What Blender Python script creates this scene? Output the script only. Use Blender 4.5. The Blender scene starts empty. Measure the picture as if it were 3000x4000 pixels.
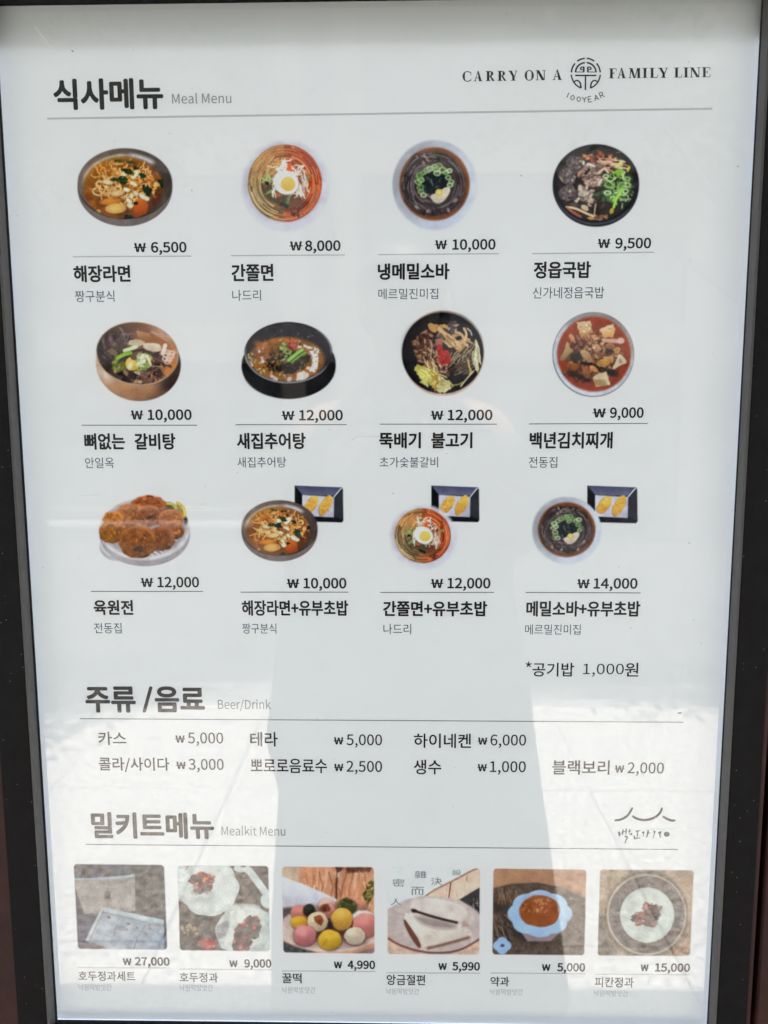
import bpy, bmesh, math, random
import numpy as np
from mathutils import Matrix, Vector

S = bpy.context.scene
C = S.collection

# ------------------------------------------------------------------ camera
CZ = 1.304                      # height of the middle of the case window
CAM = (0.0176, -0.6408, CZ + 0.1158)
FPX = 3000.0
PITCH, YAW, ROLL = math.radians(7.11), math.radians(1.05), math.radians(-0.06)


def rot3(a, b, c):
    ca, sa, cb, sb, cc, sc = math.cos(a), math.sin(a), math.cos(b), math.sin(b), math.cos(c), math.sin(c)
    X = np.array([[1, 0, 0], [0, ca, -sa], [0, sa, ca]])
    Y = np.array([[cb, 0, sb], [0, 1, 0], [-sb, 0, cb]])
    Z = np.array([[cc, -sc, 0], [sc, cc, 0], [0, 0, 1]])
    return Z @ Y @ X


RC = rot3(PITCH, YAW, ROLL)     # (right, down, into the board) -> camera (right, down, forward)
cam_d = bpy.data.cameras.new('camera')
cam = bpy.data.objects.new('camera', cam_d)
C.objects.link(cam)
right, down, fwd = RC[0], RC[1], RC[2]
toW = lambda v: Vector((v[0], v[2], -v[1]))
r_, u_, b_ = toW(right), -toW(down), -toW(fwd)
M = Matrix(((r_.x, u_.x, b_.x, CAM[0]), (r_.y, u_.y, b_.y, CAM[1]), (r_.z, u_.z, b_.z, CAM[2]), (0, 0, 0, 1)))
cam.matrix_world = M
cam_d.sensor_fit = 'VERTICAL'
cam_d.sensor_height = 32.0
cam_d.lens = 32.0 * FPX / 4000.0
cam_d.clip_start = 0.003
cam_d.clip_end = 500
cam_d.dof.use_dof = True
cam_d.dof.focus_distance = 0.645
cam_d.dof.aperture_fstop = 6.0
S.camera = cam

# ------------------------------------------------------------------ light
SUN_EL, SUN_AZ = 82.0, 6.0      # the sun stands high behind the wall, so the case hangs in open shade
w = bpy.data.worlds.new("World")
S.world = w
w.use_nodes = True
nt = w.node_tree
sky = nt.nodes.new('ShaderNodeTexSky')
sky.sky_type = 'NISHITA'
sky.sun_disc = False
sky.sun_elevation = math.radians(SUN_EL)
sky.sun_rotation = math.radians(SUN_AZ)
sky.dust_density = 2.5
bg = nt.nodes['Background']
bg.inputs[1].default_value = 0.15
hz_ = nt.nodes.new('ShaderNodeHueSaturation')     # thin high haze takes most of the blue out of the sky
hz_.inputs['Saturation'].default_value = 0.10
nt.links.new(sky.outputs[0], hz_.inputs['Color'])
nt.links.new(hz_.outputs[0], bg.inputs[0])
sun_d = bpy.data.lights.new('sun', 'SUN')
sun_d.energy = 5.0
sun_d.angle = math.radians(0.5)
sun_d.color = (1.0, 0.935, 0.86)
sun = bpy.data.objects.new('sun', sun_d)
C.objects.link(sun)
_e, _a = math.radians(SUN_EL), math.radians(SUN_AZ)
sdir = Vector((math.sin(_a) * math.cos(_e), math.cos(_a) * math.cos(_e), math.sin(_e)))
sun.rotation_euler = sdir.to_track_quat('Z', 'Y').to_euler()
sun.location = (0, 3, 8)
S.view_settings.view_transform = 'Standard'
S.view_settings.look = 'None'
S.view_settings.exposure = 2.03
S.view_settings.gamma = 1.0
S.view_settings.use_curve_mapping = False
S.cycles.max_bounces = 8
S.cycles.transparent_max_bounces = 12
S.cycles.use_denoising = True


# ------------------------------------------------------------------ helpers
def lin(c):
    c = np.asarray(c, float) / 255.0
    return np.where(c <= 0.04045, c / 12.92, ((c + 0.055) / 1.055) ** 2.4)


def board(x, y, dz=0.0):
    """a spot measured on the photograph -> (X, Z) in metres on the poster sheet, Z up from its middle"""
    d = np.stack([(np.asarray(x, float) - 1500) / FPX, (np.asarray(y, float) - 2000) / FPX, np.ones_like(np.asarray(x, float))], -1)
    v = d @ RC
    t = (0.6408 + dz) / v[..., 2]
    return CAM[0] + v[..., 0] * t, 0.1158 - v[..., 1] * t


def mat(name, col, rough=0.5, spec=0.5, metal=0.0, vary=0.0, scale=20.0, bump=0.0, bscale=200.0, detail=6.0, coat=0.0, world=False, nlo=0.3, nhi=0.7):
    m = bpy.data.materials.new(name)
    m.use_nodes = True
    n, l = m.node_tree.nodes, m.node_tree.links
    p = n['Principled BSDF']
    p.inputs['Base Color'].default_value = (*col, 1)
    p.inputs['Roughness'].default_value = rough
    p.inputs['Specular IOR Level'].default_value = spec
    p.inputs['Metallic'].default_value = metal
    p.inputs['Coat Weight'].default_value = coat
    tc = n.new('ShaderNodeTexCoord')
    src = tc.outputs['Object']
    if world:
        src = n.new('ShaderNodeNewGeometry').outputs['Position']
    if vary:
        nz = n.new('ShaderNodeTexNoise')
        nz.inputs['Scale'].default_value = scale
        nz.inputs['Detail'].default_value = detail
        nz.inputs['Roughness'].default_value = 0.65
        l.new(src, nz.inputs['Vector'])
        r = n.new('ShaderNodeMapRange')
        r.inputs['From Min'].default_value = nlo
        r.inputs['From Max'].default_value = nhi
        r.inputs['To Min'].default_value = 1 - vary
        r.inputs['To Max'].default_value = 1 + vary
        l.new(nz.outputs[0], r.inputs['Value'])
        mx = n.new('ShaderNodeVectorMath')
        mx.operation = 'SCALE'
        mx.inputs[0].default_value = col
        l.new(r.outputs[0], mx.inputs['Scale'])
        l.new(mx.outputs[0], p.inputs['Base Color'])
    if bump:
        nb = n.new('ShaderNodeTexNoise')
        nb.inputs['Scale'].default_value = bscale
        nb.inputs['Detail'].default_value = 4
        l.new(src, nb.inputs['Vector'])
        b = n.new('ShaderNodeBump')
        b.inputs['Strength'].default_value = bump
        b.inputs['Distance'].default_value = 0.002
        l.new(nb.outputs[0], b.inputs['Height'])
        l.new(b.outputs[0], p.inputs['Normal'])
    return m


def link(name, me, m, parent=None, loc=None):
    o = bpy.data.objects.new(name, me)
    if m is not None and not me.materials:
        me.materials.append(m)
    C.objects.link(o)
    if parent is not None:
        o.parent = parent
    if loc is not None:
        o.location = loc
    return o


def thing(name, label, cat, loc=(0, 0, 0), group=None):
    o = bpy.data.objects.new(name, None)
    o.empty_display_size = 0.1
    C.objects.link(o)
    o.location = loc
    o['label'] = label
    o['category'] = cat
    if group:
        o['group'] = group
    return o


def bmesh_new(name, bm):
    me = bpy.data.meshes.new(name)
    bm.to_mesh(me)
    bm.free()
    return me


def box(bm, a, b, bev=0.0):
    r = bmesh.ops.create_cube(bm, size=1.0)
    c = [(a[i] + b[i]) / 2 for i in range(3)]
    s = [abs(b[i] - a[i]) for i in range(3)]
    for v in r['verts']:
        v.co = Vector([c[i] + v.co[i] * s[i] for i in range(3)])
    if bev:
        es = list({e for v in r['verts'] for e in v.link_edges})
        bmesh.ops.bevel(bm, geom=es, offset=bev, segments=2, affect='EDGES', profile=0.5)


def box_obj(name, a, b, m, parent=None, bev=0.0, loc=None):
    bm = bmesh.new()
    box(bm, a, b, bev)
    return link(name, bmesh_new(name, bm), m, parent, loc)


PAPER = lin((231, 236, 237)) * 0.98     # white stock

# ------------------------------------------------------------------ the case and its surroundings
M_black = mat('black_powder_coat', (0.0065, 0.0068, 0.0078), rough=0.65, spec=0.12, vary=0.25, scale=60, bump=0.25, bscale=900)
M_trim = mat('grey_anodised_metal', (0.072, 0.073, 0.074), rough=0.5, spec=0.4, vary=0.12, scale=90)
M_gasket = mat('black_rubber', (0.012, 0.011, 0.012), rough=0.7, spec=0.2)
M_red = mat('dark_red_painted_wood', (0.036, 0.009, 0.008), rough=0.6, spec=0.3, vary=0.35, scale=30, bump=0.3, bscale=150)
M_back = mat('white_backing_board', (0.7, 0.7, 0.7), rough=0.8)

# white dust specks on the black front
n_, l_ = M_black.node_tree.nodes, M_black.node_tree.links
vo = n_.new('ShaderNodeTexVoronoi')
vo.inputs['Scale'].default_value = 190
vo.inputs['Randomness'].default_value = 1
tc_ = n_.new('ShaderNodeTexCoord')
l_.new(tc_.outputs['Object'], vo.inputs['Vector'])
cr = n_.new('ShaderNodeMapRange')
cr.inputs['From Min'].default_value = 0.10
cr.inputs['From Max'].default_value = 0.05
l_.new(vo.outputs['Distance'], cr.inputs['Value'])
sep = n_.new('ShaderNodeSeparateColor')
l_.new(vo.outputs['Color'], sep.inputs[0])
gt = n_.new('ShaderNodeMath'); gt.operation = 'GREATER_THAN'; gt.inputs[1].default_value = 0.72
l_.new(sep.outputs[0], gt.inputs[0])
mu = n_.new('ShaderNodeMath'); mu.operation = 'MULTIPLY'
l_.new(cr.outputs[0], mu.inputs[0]); l_.new(gt.outputs[0], mu.inputs[1])
pb = n_['Principled BSDF']
old = pb.inputs['Base Color'].links[0].from_socket
mc = n_.new('ShaderNodeMix'); mc.data_type = 'RGBA'
l_.new(mu.outputs[0], mc.inputs['Factor'])
l_.new(old, mc.inputs[6]); mc.inputs[7].default_value = (0.16, 0.16, 0.16, 1)
l_.new(mc.outputs[2], pb.inputs['Base Color'])

LED = 0.192
STRIP = 0.45
WW, WH = 0.594, 0.8695
FD, FT = 0.0172, 0.0285         # frame stands FD in front of the poster; width of each bar
ZC = CZ
case = thing('display_case', 'black framed glazed notice case holding the white menu poster, fixed to the dark red wall', 'display case', (0, 0, ZC))
x0, x1, z0, z1 = -WW / 2, WW / 2, -WH / 2, WH / 2
box_obj('back_panel', (x0 - .002, 0.012, z0 - .002), (x1 + .002, 0.0295, z1 + .002), M_back, case)
# edge lit panel behind the sheet; it has slipped down, so the top strip of the poster stays unlit
M_led = bpy.data.materials.new('cool_white_light_panel')
M_led.use_nodes = True
n_ = M_led.node_tree.nodes
n_['Principled BSDF'].inputs['Base Color'].default_value = (0.8, 0.8, 0.8, 1)
n_['Principled BSDF'].inputs['Emission Color'].default_value = (0.95, 0.91, 0.995, 1)
n_['Principled BSDF'].inputs['Emission Strength'].default_value = LED
GAP = 0.0034
SLIP = 0.0292
box_obj('light_panel', (x0 - .001, GAP, z0 - .001), (x1 + .001, 0.0105, z1 - SLIP), M_led, case)
M_strip = bpy.data.materials.new('bluish_light_strip')
M_strip.use_nodes = True
n_ = M_strip.node_tree.nodes
n_['Principled BSDF'].inputs['Base Color'].default_value = (0.8, 0.8, 0.8, 1)
n_['Principled BSDF'].inputs['Emission Color'].default_value = (0.72, 0.80, 1.0, 1)
n_['Principled BSDF'].inputs['Emission Strength'].default_value = STRIP
for sx in (-1, 1):
    xa = x0 - .0021 if sx < 0 else x1 + .0012
    box_obj('light_strip', (xa, 0.0004, z0 - .0021), (xa + .0009, 0.0118, z1 - SLIP), M_strip, case)
box_obj('light_strip', (x0 - .001, 0.0004, z0 - .0021), (x1 + .001, 0.0118, z0 - .0012), M_strip, case)
tw = 0.0022
for sx in (-1, 1):
    xa, xb = (x0 - FT, x0 - tw) if sx < 0 else (x1 + tw, x1 + FT)
    box_obj('frame_stile', (xa, -FD, z0 - FT), (xb, 0.03, z1 + FT), M_black, case, bev=0.0008)
    xa, xb = (x0 - tw + .0001, x0) if sx < 0 else (x1, x1 + tw - .0001)
    box_obj('inner_trim', (xa, -FD + 0.0008, z0 - tw), (xb, -0.0048, z1 + tw), M_trim, case)
    xa, xb = (x0 - tw + .0001, x0 + .0008) if sx < 0 else (x1 - .0003, x1 + tw - .0001)
    box_obj('gasket', (xa, -0.0047, z0 - tw), (xb, -0.0026, z1 + tw), M_gasket, case)
for sz in (-1, 1):
    za, zb = (z0 - FT, z0 - tw) if sz < 0 else (z1 + tw, z1 + FT)
    box_obj('frame_rail', (x0 - tw + .0002, -FD, za), (x1 + tw - .0002, 0.03, zb), M_black, case, bev=0.0008)
    za, zb = (z0 - tw + .0001, z0) if sz < 0 else (z1, z1 + tw - .0001)
    box_obj('inner_trim', (x0, -FD + 0.0008, za), (x1, -0.0048, zb), M_black, case)

# glazing: thin clear sheet, both faces' reflection taken on the outer face
gm = bpy.data.materials.new('clear_glass_sheet')
gm.use_nodes = True
n_, l_ = gm.node_tree.nodes, gm.node_tree.links
n_.clear()
out = n_.new('ShaderNodeOutputMaterial')
tr = n_.new('ShaderNodeBsdfTransparent'); tr.inputs[0].default_value = (0.975, 0.985, 0.98, 1)
gl = n_.new('ShaderNodeBsdfGlossy'); gl.inputs['Roughness'].default_value = 0.0
fr = n_.new('ShaderNodeFresnel'); fr.inputs['IOR'].default_value = 1.52
geo = n_.new('ShaderNodeNewGeometry')
inv = n_.new('ShaderNodeMath'); inv.operation = 'SUBTRACT'; inv.inputs[0].default_value = 1
l_.new(geo.outputs['Backfacing'], inv.inputs[1])
m2 = n_.new('ShaderNodeMath'); m2.operation = 'MULTIPLY'
l_.new(fr.outputs[0], m2.inputs[0]); l_.new(inv.outputs[0], m2.inputs[1])
m3 = n_.new('ShaderNodeMath'); m3.operation = 'MULTIPLY'; m3.inputs[1].default_value = 1.9
l_.new(m2.outputs[0], m3.inputs[0])
mx = n_.new('ShaderNodeMixShader')
l_.new(m3.outputs[0], mx.inputs[0]); l_.new(tr.outputs[0], mx.inputs[1]); l_.new(gl.outputs[0], mx.inputs[2])
# faint film of dust and a few hairline smears
du = n_.new('ShaderNodeBsdfDiffuse'); du.inputs[0].default_value = (0.6, 0.6, 0.6, 1)
tcg = n_.new('ShaderNodeTexCoord')
mpg = n_.new('ShaderNodeMapping'); mpg.inputs['Scale'].default_value = (5, 5, 7)
l_.new(tcg.outputs['Object'], mpg.inputs[0])
ng = n_.new('ShaderNodeTexNoise'); ng.inputs['Scale'].default_value = 3; ng.inputs['Detail'].default_value = 5
l_.new(mpg.outputs[0], ng.inputs[0])
vg = n_.new('ShaderNodeTexVoronoi'); vg.inputs['Scale'].default_value = 55
l_.new(tcg.outputs['Object'], vg.inputs[0])
rg = n_.new('ShaderNodeMapRange'); rg.inputs['From Min'].default_value = 0.5; rg.inputs['From Max'].default_value = 0.8
rg.inputs['To Min'].default_value = 0.0; rg.inputs['To Max'].default_value = 0.03
l_.new(ng.outputs[0], rg.inputs[0])
sg = n_.new('ShaderNodeMapRange'); sg.inputs['From Min'].default_value = 0.035; sg.inputs['From Max'].default_value = 0.02
sg.inputs['To Max'].default_value = 0.25
l_.new(vg.outputs['Distance'], sg.inputs[0])
ag = n_.new('ShaderNodeMath'); ag.operation = 'MAXIMUM'
l_.new(rg.outputs[0], ag.inputs[0]); l_.new(sg.outputs[0], ag.inputs[1])
m4 = n_.new('ShaderNodeMath'); m4.operation = 'MULTIPLY'
l_.new(ag.outputs[0], m4.inputs[0]); l_.new(inv.outputs[0], m4.inputs[1])
mx2 = n_.new('ShaderNodeMixShader')
l_.new(m4.outputs[0], mx2.inputs[0]); l_.new(mx.outputs[0], mx2.inputs[1]); l_.new(du.outputs[0], mx2.inputs[2])
l_.new(mx2.outputs[0], out.inputs[0])
box_obj('glass_pane', (x0 - .0012, -0.0046 + .0001, z0 - .0012), (x1 + .0012, -0.0027, z1 + .0012), gm, case)
for o in case.children:
    if o.name.startswith('glass_pane'):
        for v in o.data.vertices:
            pass

for sx in (-1, 1):
    for sz in (-1, 1):
        xa_, za_ = (x1 + .0001) * sx, (z1 + .0001) * sz
        xb_, zb_ = (x1 + FT - .001) * sx, (z1 + FT - .001) * sz
        bmj = bmesh.new()
        dd_ = .00035
        vs_ = [bmj.verts.new(p_) for p_ in ((xa_ - dd_, -FD - .0002, za_ + dd_ * sx * sz), (xa_ + dd_, -FD - .0002, za_ - dd_ * sx * sz), (xb_ + dd_, -FD - .0002, zb_ - dd_ * sx * sz), (xb_ - dd_, -FD - .0002, zb_ + dd_ * sx * sz))]
        bmj.faces.new(vs_)
        link('corner_joint', bmesh_new('corner_joint', bmj), M_trim, case)
# dust, a hair, a pale scratch and painted reflection lines on the outside of the glass
M_fleck = mat('dark_fleck', (0.08, 0.07, 0.065), rough=0.9)
M_scr = bpy.data.materials.new('pale_scratch_and_glint')
M_scr.use_nodes = True
n_, l_ = M_scr.node_tree.nodes, M_scr.node_tree.links
n_.clear()
so = n_.new('ShaderNodeOutputMaterial'); st_ = n_.new('ShaderNodeBsdfTransparent'); sd_ = n_.new('ShaderNodeBsdfDiffuse'); sm_ = n_.new('ShaderNodeMixShader')
sd_.inputs[0].default_value = (0.8, 0.8, 0.8, 1); sm_.inputs[0].default_value = 0.16
l_.new(st_.outputs[0], sm_.inputs[1]); l_.new(sd_.outputs[0], sm_.inputs[2]); l_.new(sm_.outputs[0], so.inputs[0])
for name_, m_, (ax_, ay_), (bx_, by_), wd_ in (('scratch_and_glint', M_scr, (132, 102), (205, 190), .0022), ('scratch_and_glint', M_scr, (1372, 1722), (1392, 1706), .0006), ('scratch_and_glint', M_scr, (1390, 1706), (1482, 1704), .0006),
        ('scratch_and_glint', M_scr, (310, 1935), (470, 1938), .0004), ('scratch_and_glint', M_scr, (455, 1982), (800, 1988), .0004), ('scratch_and_glint', M_scr, (2520, 3240), (2700, 3236), .0005),
        ('dust_speck', M_fleck, (280, 196), (287, 204), .0006), ('dust_speck', M_fleck, (748, 742), (751, 746), .0006), ('dust_speck', M_fleck, (2034, 684), (2038, 689), .0006),
        ('dust_speck', M_fleck, (2880, 648), (2884, 652), .0007), ('dust_speck', M_fleck, (2648, 2786), (2662, 2784), .0008), ('dust_speck', M_fleck, (1534, 1925), (1537, 1930), .0005), ('dust_speck', M_fleck, (2690, 2120), (2694, 2124), .0005)):
    X_, Z_ = board(np.array([ax_, bx_]), np.array([ay_, by_]), -.0046)
    d_ = Vector((X_[1] - X_[0], Z_[1] - Z_[0])); d_.normalize()
    nx_, nz_ = -d_.y * wd_ / 2, d_.x * wd_ / 2
    me_ = bpy.data.meshes.new(name_)
    me_.from_pydata([(X_[0] + nx_, -.0047, Z_[0] + nz_), (X_[1] + nx_, -.0047, Z_[1] + nz_), (X_[1] - nx_, -.0047, Z_[1] - nz_), (X_[0] - nx_, -.0047, Z_[0] - nz_)], [], [(0, 1, 2, 3)])
    link(name_, me_, m_, case)

# wall of dark red boards behind the case
def setting(name, me_or_args, m):
    o = link(name, me_or_args, m)
    o['kind'] = 'structure'
    return o

bm = bmesh.new()
box(bm, (-4, 0.047, 0), (4, 0.3, 3.4))
wall = setting('wall', bmesh_new('wall', bm), M_red)
pl_me = None
for i in range(-12, 13):
    if pl_me is None:
        bm = bmesh.new()
        box(bm, (-0.0985, 0.031, 0.02), (0.0985, 0.0468, 3.38), bev=0.003)
        pl_me = bmesh_new('plank', bm)
    link('plank', pl_me, M_red, wall, (i * 0.2 + 0.055, 0, 0))

# overhang added out of view to trim the sky light and shade the near ground
M_shade_canopy = mat('pale_shade_canopy_panel', (0.5, 0.5, 0.49), rough=0.6, vary=0.05, scale=4)
M_dark = mat('dark_metal', (0.04, 0.042, 0.045), rough=0.5)
shade_canopy = thing('shade_canopy', 'flat pale overhang added out of view above the menu case to limit sky light and shade the ground', 'shade_canopy', (0, 0, 2.62))
box_obj('roof_panel', (-3.6, -0.72, 0.03), (3.6, 0.046, 0.10), M_shade_canopy, shade_canopy)
box_obj('fascia', (-3.62, -0.75, -0.02), (3.62, -0.721, 0.13), M_dark, shade_canopy)
for i in range(-3, 4):
    box_obj('bracket', (i * 1.15 - .02, -0.70, -0.03), (i * 1.15 + .02, 0.044, 0.029), M_dark, shade_canopy)

# ground: slabs, kerb, road
M_slab = mat('pale_concrete', (0.48, 0.455, 0.43), rough=0.9, spec=0.1, vary=0.5, scale=48, bump=0.3, bscale=150, detail=12, world=True, nlo=0.36, nhi=0.64)
M_joint = mat('dark_joint_sand', (0.2, 0.19, 0.175), rough=0.95)
M_asphalt = mat('asphalt', (0.034, 0.034, 0.036), rough=0.9, vary=0.3, scale=40, bump=0.6, bscale=180)
bm = bmesh.new(); box(bm, (-12, -3.0, -0.3), (12, 0.3, -0.03))
pav = setting('pavement', bmesh_new('pavement', bm), M_joint)
slab_me = None
rs = random.Random(4)
SX, SY = 0.69, 0.87
for i in range(-6, 7):
    for j in range(0, 4):
        if slab_me is None:
            bm = bmesh.new()
            box(bm, (-SX / 2 + .0016, -SY / 2 + .0016, -0.0295), (SX / 2 - .0016, SY / 2 - .0016, 0.0), bev=0.0025)
            slab_me = bmesh_new('slab', bm)
        yy = -2.16 + SY / 2 + (j - 1) * SY
        if yy + SY / 2 > 0.35: continue
        o = link('slab', slab_me, M_slab, pav, (0.06 + SX / 2 + i * SX, yy, rs.uniform(-.0015, .0015)))
        o.rotation_euler = (rs.uniform(-.001, .001), rs.uniform(-.001, .001), 0)
bm = bmesh.new(); box(bm, (-12, -3.12, -0.3), (12, -3.001, 0.0), bev=0.01)
kerb = setting('kerb', bmesh_new('kerb', bm), mat('granite_kerb', (0.25, 0.25, 0.25), rough=0.8, vary=0.3, scale=60))
bm = bmesh.new(); box(bm, (-12, -3.62, -0.3), (12, -3.1205, -0.10))
gut = setting('gutter', bmesh_new('gutter', bm), mat('worn_gutter_stone', (0.20, 0.195, 0.185), rough=0.9, vary=0.5, scale=14, world=True, nlo=0.38, nhi=0.62))
bm = bmesh.new(); box(bm, (-60, -60, -0.6), (60, -3.6205, -0.104))
road = setting('road', bmesh_new('road', bm), M_asphalt)

# building across the road, seen only as a reflection in the glass
M_fac = mat('grey_blue_cladding', (0.065, 0.07, 0.078), rough=0.6, vary=0.08, scale=3)
M_band = mat('pale_render', (0.17, 0.165, 0.16), rough=0.8, vary=0.06, scale=5)
M_win = mat('dark_window_glass', (0.03, 0.035, 0.04), rough=0.08, spec=0.6)
bld = thing('shop_building', 'grey blue shop building across the road with pale floor bands and dark windows', 'building', (0, -8.6, 0))
YB = 0.0
box_obj('wall', (-16, -4, -0.118), (16, YB, 9.9), M_fac, bld)
for zz, hh in ((2.05, .42), (4.15, .36), (6.95, .4), (9.5, .5)):
    box_obj('floor_band', (-16.1, YB + .002, zz), (16.1, YB + .12, zz + hh), M_band, bld)
win_me = None
for zz in (0.35, 2.75, 4.85, 7.65):
    for xx in (-10.8, -8.2, -5.6, -3.2, 1.5, 3.9, 6.3, 8.8, 11.2):
        box_obj('window', (xx, YB + .003, zz), (xx + 1.7, YB + .03, zz + 1.25), M_win, bld)
for xx in (-6.1, -1.2, -0.55, 3.45):
    box_obj('pilaster', (xx - .14, YB + .004, 0), (xx + .14, YB + .16, 9.88), M_band, bld)

# low white rail on the far kerb
M_white = mat('white_paint', (0.5, 0.5, 0.5), rough=0.4)
rail = thing('guard_rail', 'low white steel guard rail on the far side of the road', 'railing', (-3.2, -6.4, -0.12))
box_obj('rail', (-2.6, -.025, .515), (2.45, .025, .578), M_white, rail, bev=.008)
box_obj('rail', (-2.6, -.006, .69), (2.45, .006, .703), M_white, rail, bev=.002)
for k in range(5):
    box_obj('post', (-2.5 + k * 1.2, -.02, 0.0), (-2.47 + k * 1.2, .02, .514), M_white, rail)

# two trees added at the pavement edge so that their shade breaks up the sunlit slabs seen in the glass
M_bark = mat('grey_bark', (0.09, 0.075, 0.06), rough=0.9, vary=0.3, scale=20, bump=0.5)
M_leaf = mat('green_leaves', (0.05, 0.09, 0.03), rough=0.6, vary=0.3, scale=6)


def shade_tree(x, y, h, r, seed, label):
    rs_ = random.Random(seed)
    t = thing('shade_tree', label, 'tree', (x, y, -0.1), 'trees added to shade the pavement')
    bm = bmesh.new()
    limbs = [((0, 0, 0), (0.03, 0.02, h - r * .4), .055, .03)]
    for k in range(7):
        a = k * 2.4 + seed
        z0_ = h - r * (1.2 - .12 * k)
        limbs.append(((0.02, 0.01, z0_), (math.cos(a) * r * .7, math.sin(a) * r * .7, z0_ + r * .55), .024, .008))
    for a, b, ra, rb in limbs:
        d = Vector(b) - Vector(a)
        m_ = Matrix.Translation((Vector(a) + Vector(b)) / 2) @ d.to_track_quat('Z', 'Y').to_matrix().to_4x4()
        bmesh.ops.create_cone(bm, cap_ends=True, segments=8, radius1=ra, radius2=rb, depth=d.length, matrix=m_)
    link('trunk', bmesh_new('trunk', bm), M_bark, t)
    V, F = [], []
    lumps = [(rs_.gauss(0, r * .45), rs_.gauss(0, r * .45), h + rs_.gauss(0, r * .35), r * rs_.uniform(.25, .5)) for _ in range(16)]
    for _ in range(4200):
        lx, ly, lz, lr = rs_.choice(lumps)
        c = Vector((lx + rs_.gauss(0, lr * .5), ly + rs_.gauss(0, lr * .5), lz + rs_.gauss(0, lr * .4)))
        u = Vector((rs_.gauss(0, 1), rs_.gauss(0, 1), rs_.gauss(0, .5))).normalized() * rs_.uniform(.03, .055)
        v = u.orthogonal().normalized() * rs_.uniform(.015, .03)
        b = len(V)
        V += [c - u, c + v, c + u, c - v]
        F.append((b, b + 1, b + 2, b + 3))
    me = bpy.data.meshes.new('crown')
    me.from_pydata(V, [], F)
    o = link('crown', me, M_leaf, t)
    o['kind'] = 'stuff'


shade_tree(-1.7, -2.95, 2.9, .9, 3, 'young leafy tree by the kerb left of the viewer, added to dapple the sunlit slabs')
shade_tree(1.65, -3.0, 3.0, .95, 8, 'young leafy tree by the kerb right of the viewer, added to dapple the sunlit slabs')

# ------------------------------------------------------------------ the printed poster: painter for the printed pictures
# the sheet is translucent film; inks are filters lying on it, so they tint both the daylight it
# throws back and the panel light that comes through
M_paper = bpy.data.materials.new('white_poster_film')
M_print = bpy.data.materials.new('printed_picture_ink')
M_paper.use_nodes = True
n_, l_ = M_paper.node_tree.nodes, M_paper.node_tree.links
n_.clear()
o_ = n_.new('ShaderNodeOutputMaterial')
df, tl, ms = n_.new('ShaderNodeBsdfDiffuse'), n_.new('ShaderNodeBsdfTranslucent'), n_.new('ShaderNodeMixShader')
tcp, nzp, rrp = n_.new('ShaderNodeTexCoord'), n_.new('ShaderNodeTexNoise'), n_.new('ShaderNodeMapRange')
nzp.inputs['Scale'].default_value = 5
nzp.inputs['Detail'].default_value = 8
rrp.inputs['To Min'].default_value = 0.97
rrp.inputs['To Max'].default_value = 1.03
vmp = n_.new('ShaderNodeVectorMath'); vmp.operation = 'SCALE'; vmp.inputs[0].default_value = tuple(PAPER)
l_.new(tcp.outputs['Object'], nzp.inputs['Vector']); l_.new(nzp.outputs[0], rrp.inputs['Value']); l_.new(rrp.outputs[0], vmp.inputs['Scale'])
l_.new(vmp.outputs[0], df.inputs[0]); l_.new(vmp.outputs[0], tl.inputs[0])
ms.inputs[0].default_value = 0.3
l_.new(df.outputs[0], ms.inputs[1]); l_.new(tl.outputs[0], ms.inputs[2]); l_.new(ms.outputs[0], o_.inputs[0])
M_print.use_nodes = True
n_, l_ = M_print.node_tree.nodes, M_print.node_tree.links
n_.clear()
o_ = n_.new('ShaderNodeOutputMaterial')
a_ = n_.new('ShaderNodeVertexColor'); a_.layer_name = 'ink'
tb = n_.new('ShaderNodeBsdfTransparent')
l_.new(a_.outputs[0], tb.inputs[0]); l_.new(tb.outputs[0], o_.inputs[0])
SEEN = lin((213, 217, 219)) - 0.012      # how bare film reads on the photograph
DAY = 0.5       # share of the sheet's brightness that is daylight thrown back


def filt(r):
    """ink filter colour that makes the sheet look r times as bright as bare film"""
    r = np.clip(r, 0.0004, 1.0)
    return (-(1 - DAY) + np.sqrt((1 - DAY) ** 2 + 4 * DAY * r)) / (2 * DAY)


def vnoise(X, Y, scale, seed):
    """smooth value noise in -1..1"""
    x, y = X / scale, Y / scale
    xi, yi = np.floor(x).astype(np.int64), np.floor(y).astype(np.int64)
    fx, fy = x - xi, y - yi
    fx, fy = fx * fx * (3 - 2 * fx), fy * fy * (3 - 2 * fy)

    def h(i, j):
        v = (i * 374761393 + j * 668265263 + seed * 1442695041) & 0xffffffff
        v = ((v ^ (v >> 13)) * 1274126177) & 0xffffffff
        return ((v ^ (v >> 16)) & 0xffff) / 32767.5 - 1
    a, b, c, d = h(xi, yi), h(xi + 1, yi), h(xi, yi + 1), h(xi + 1, yi + 1)
    return (a * (1 - fx) + b * fx) * (1 - fy) + (c * (1 - fx) + d * fx) * fy


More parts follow.
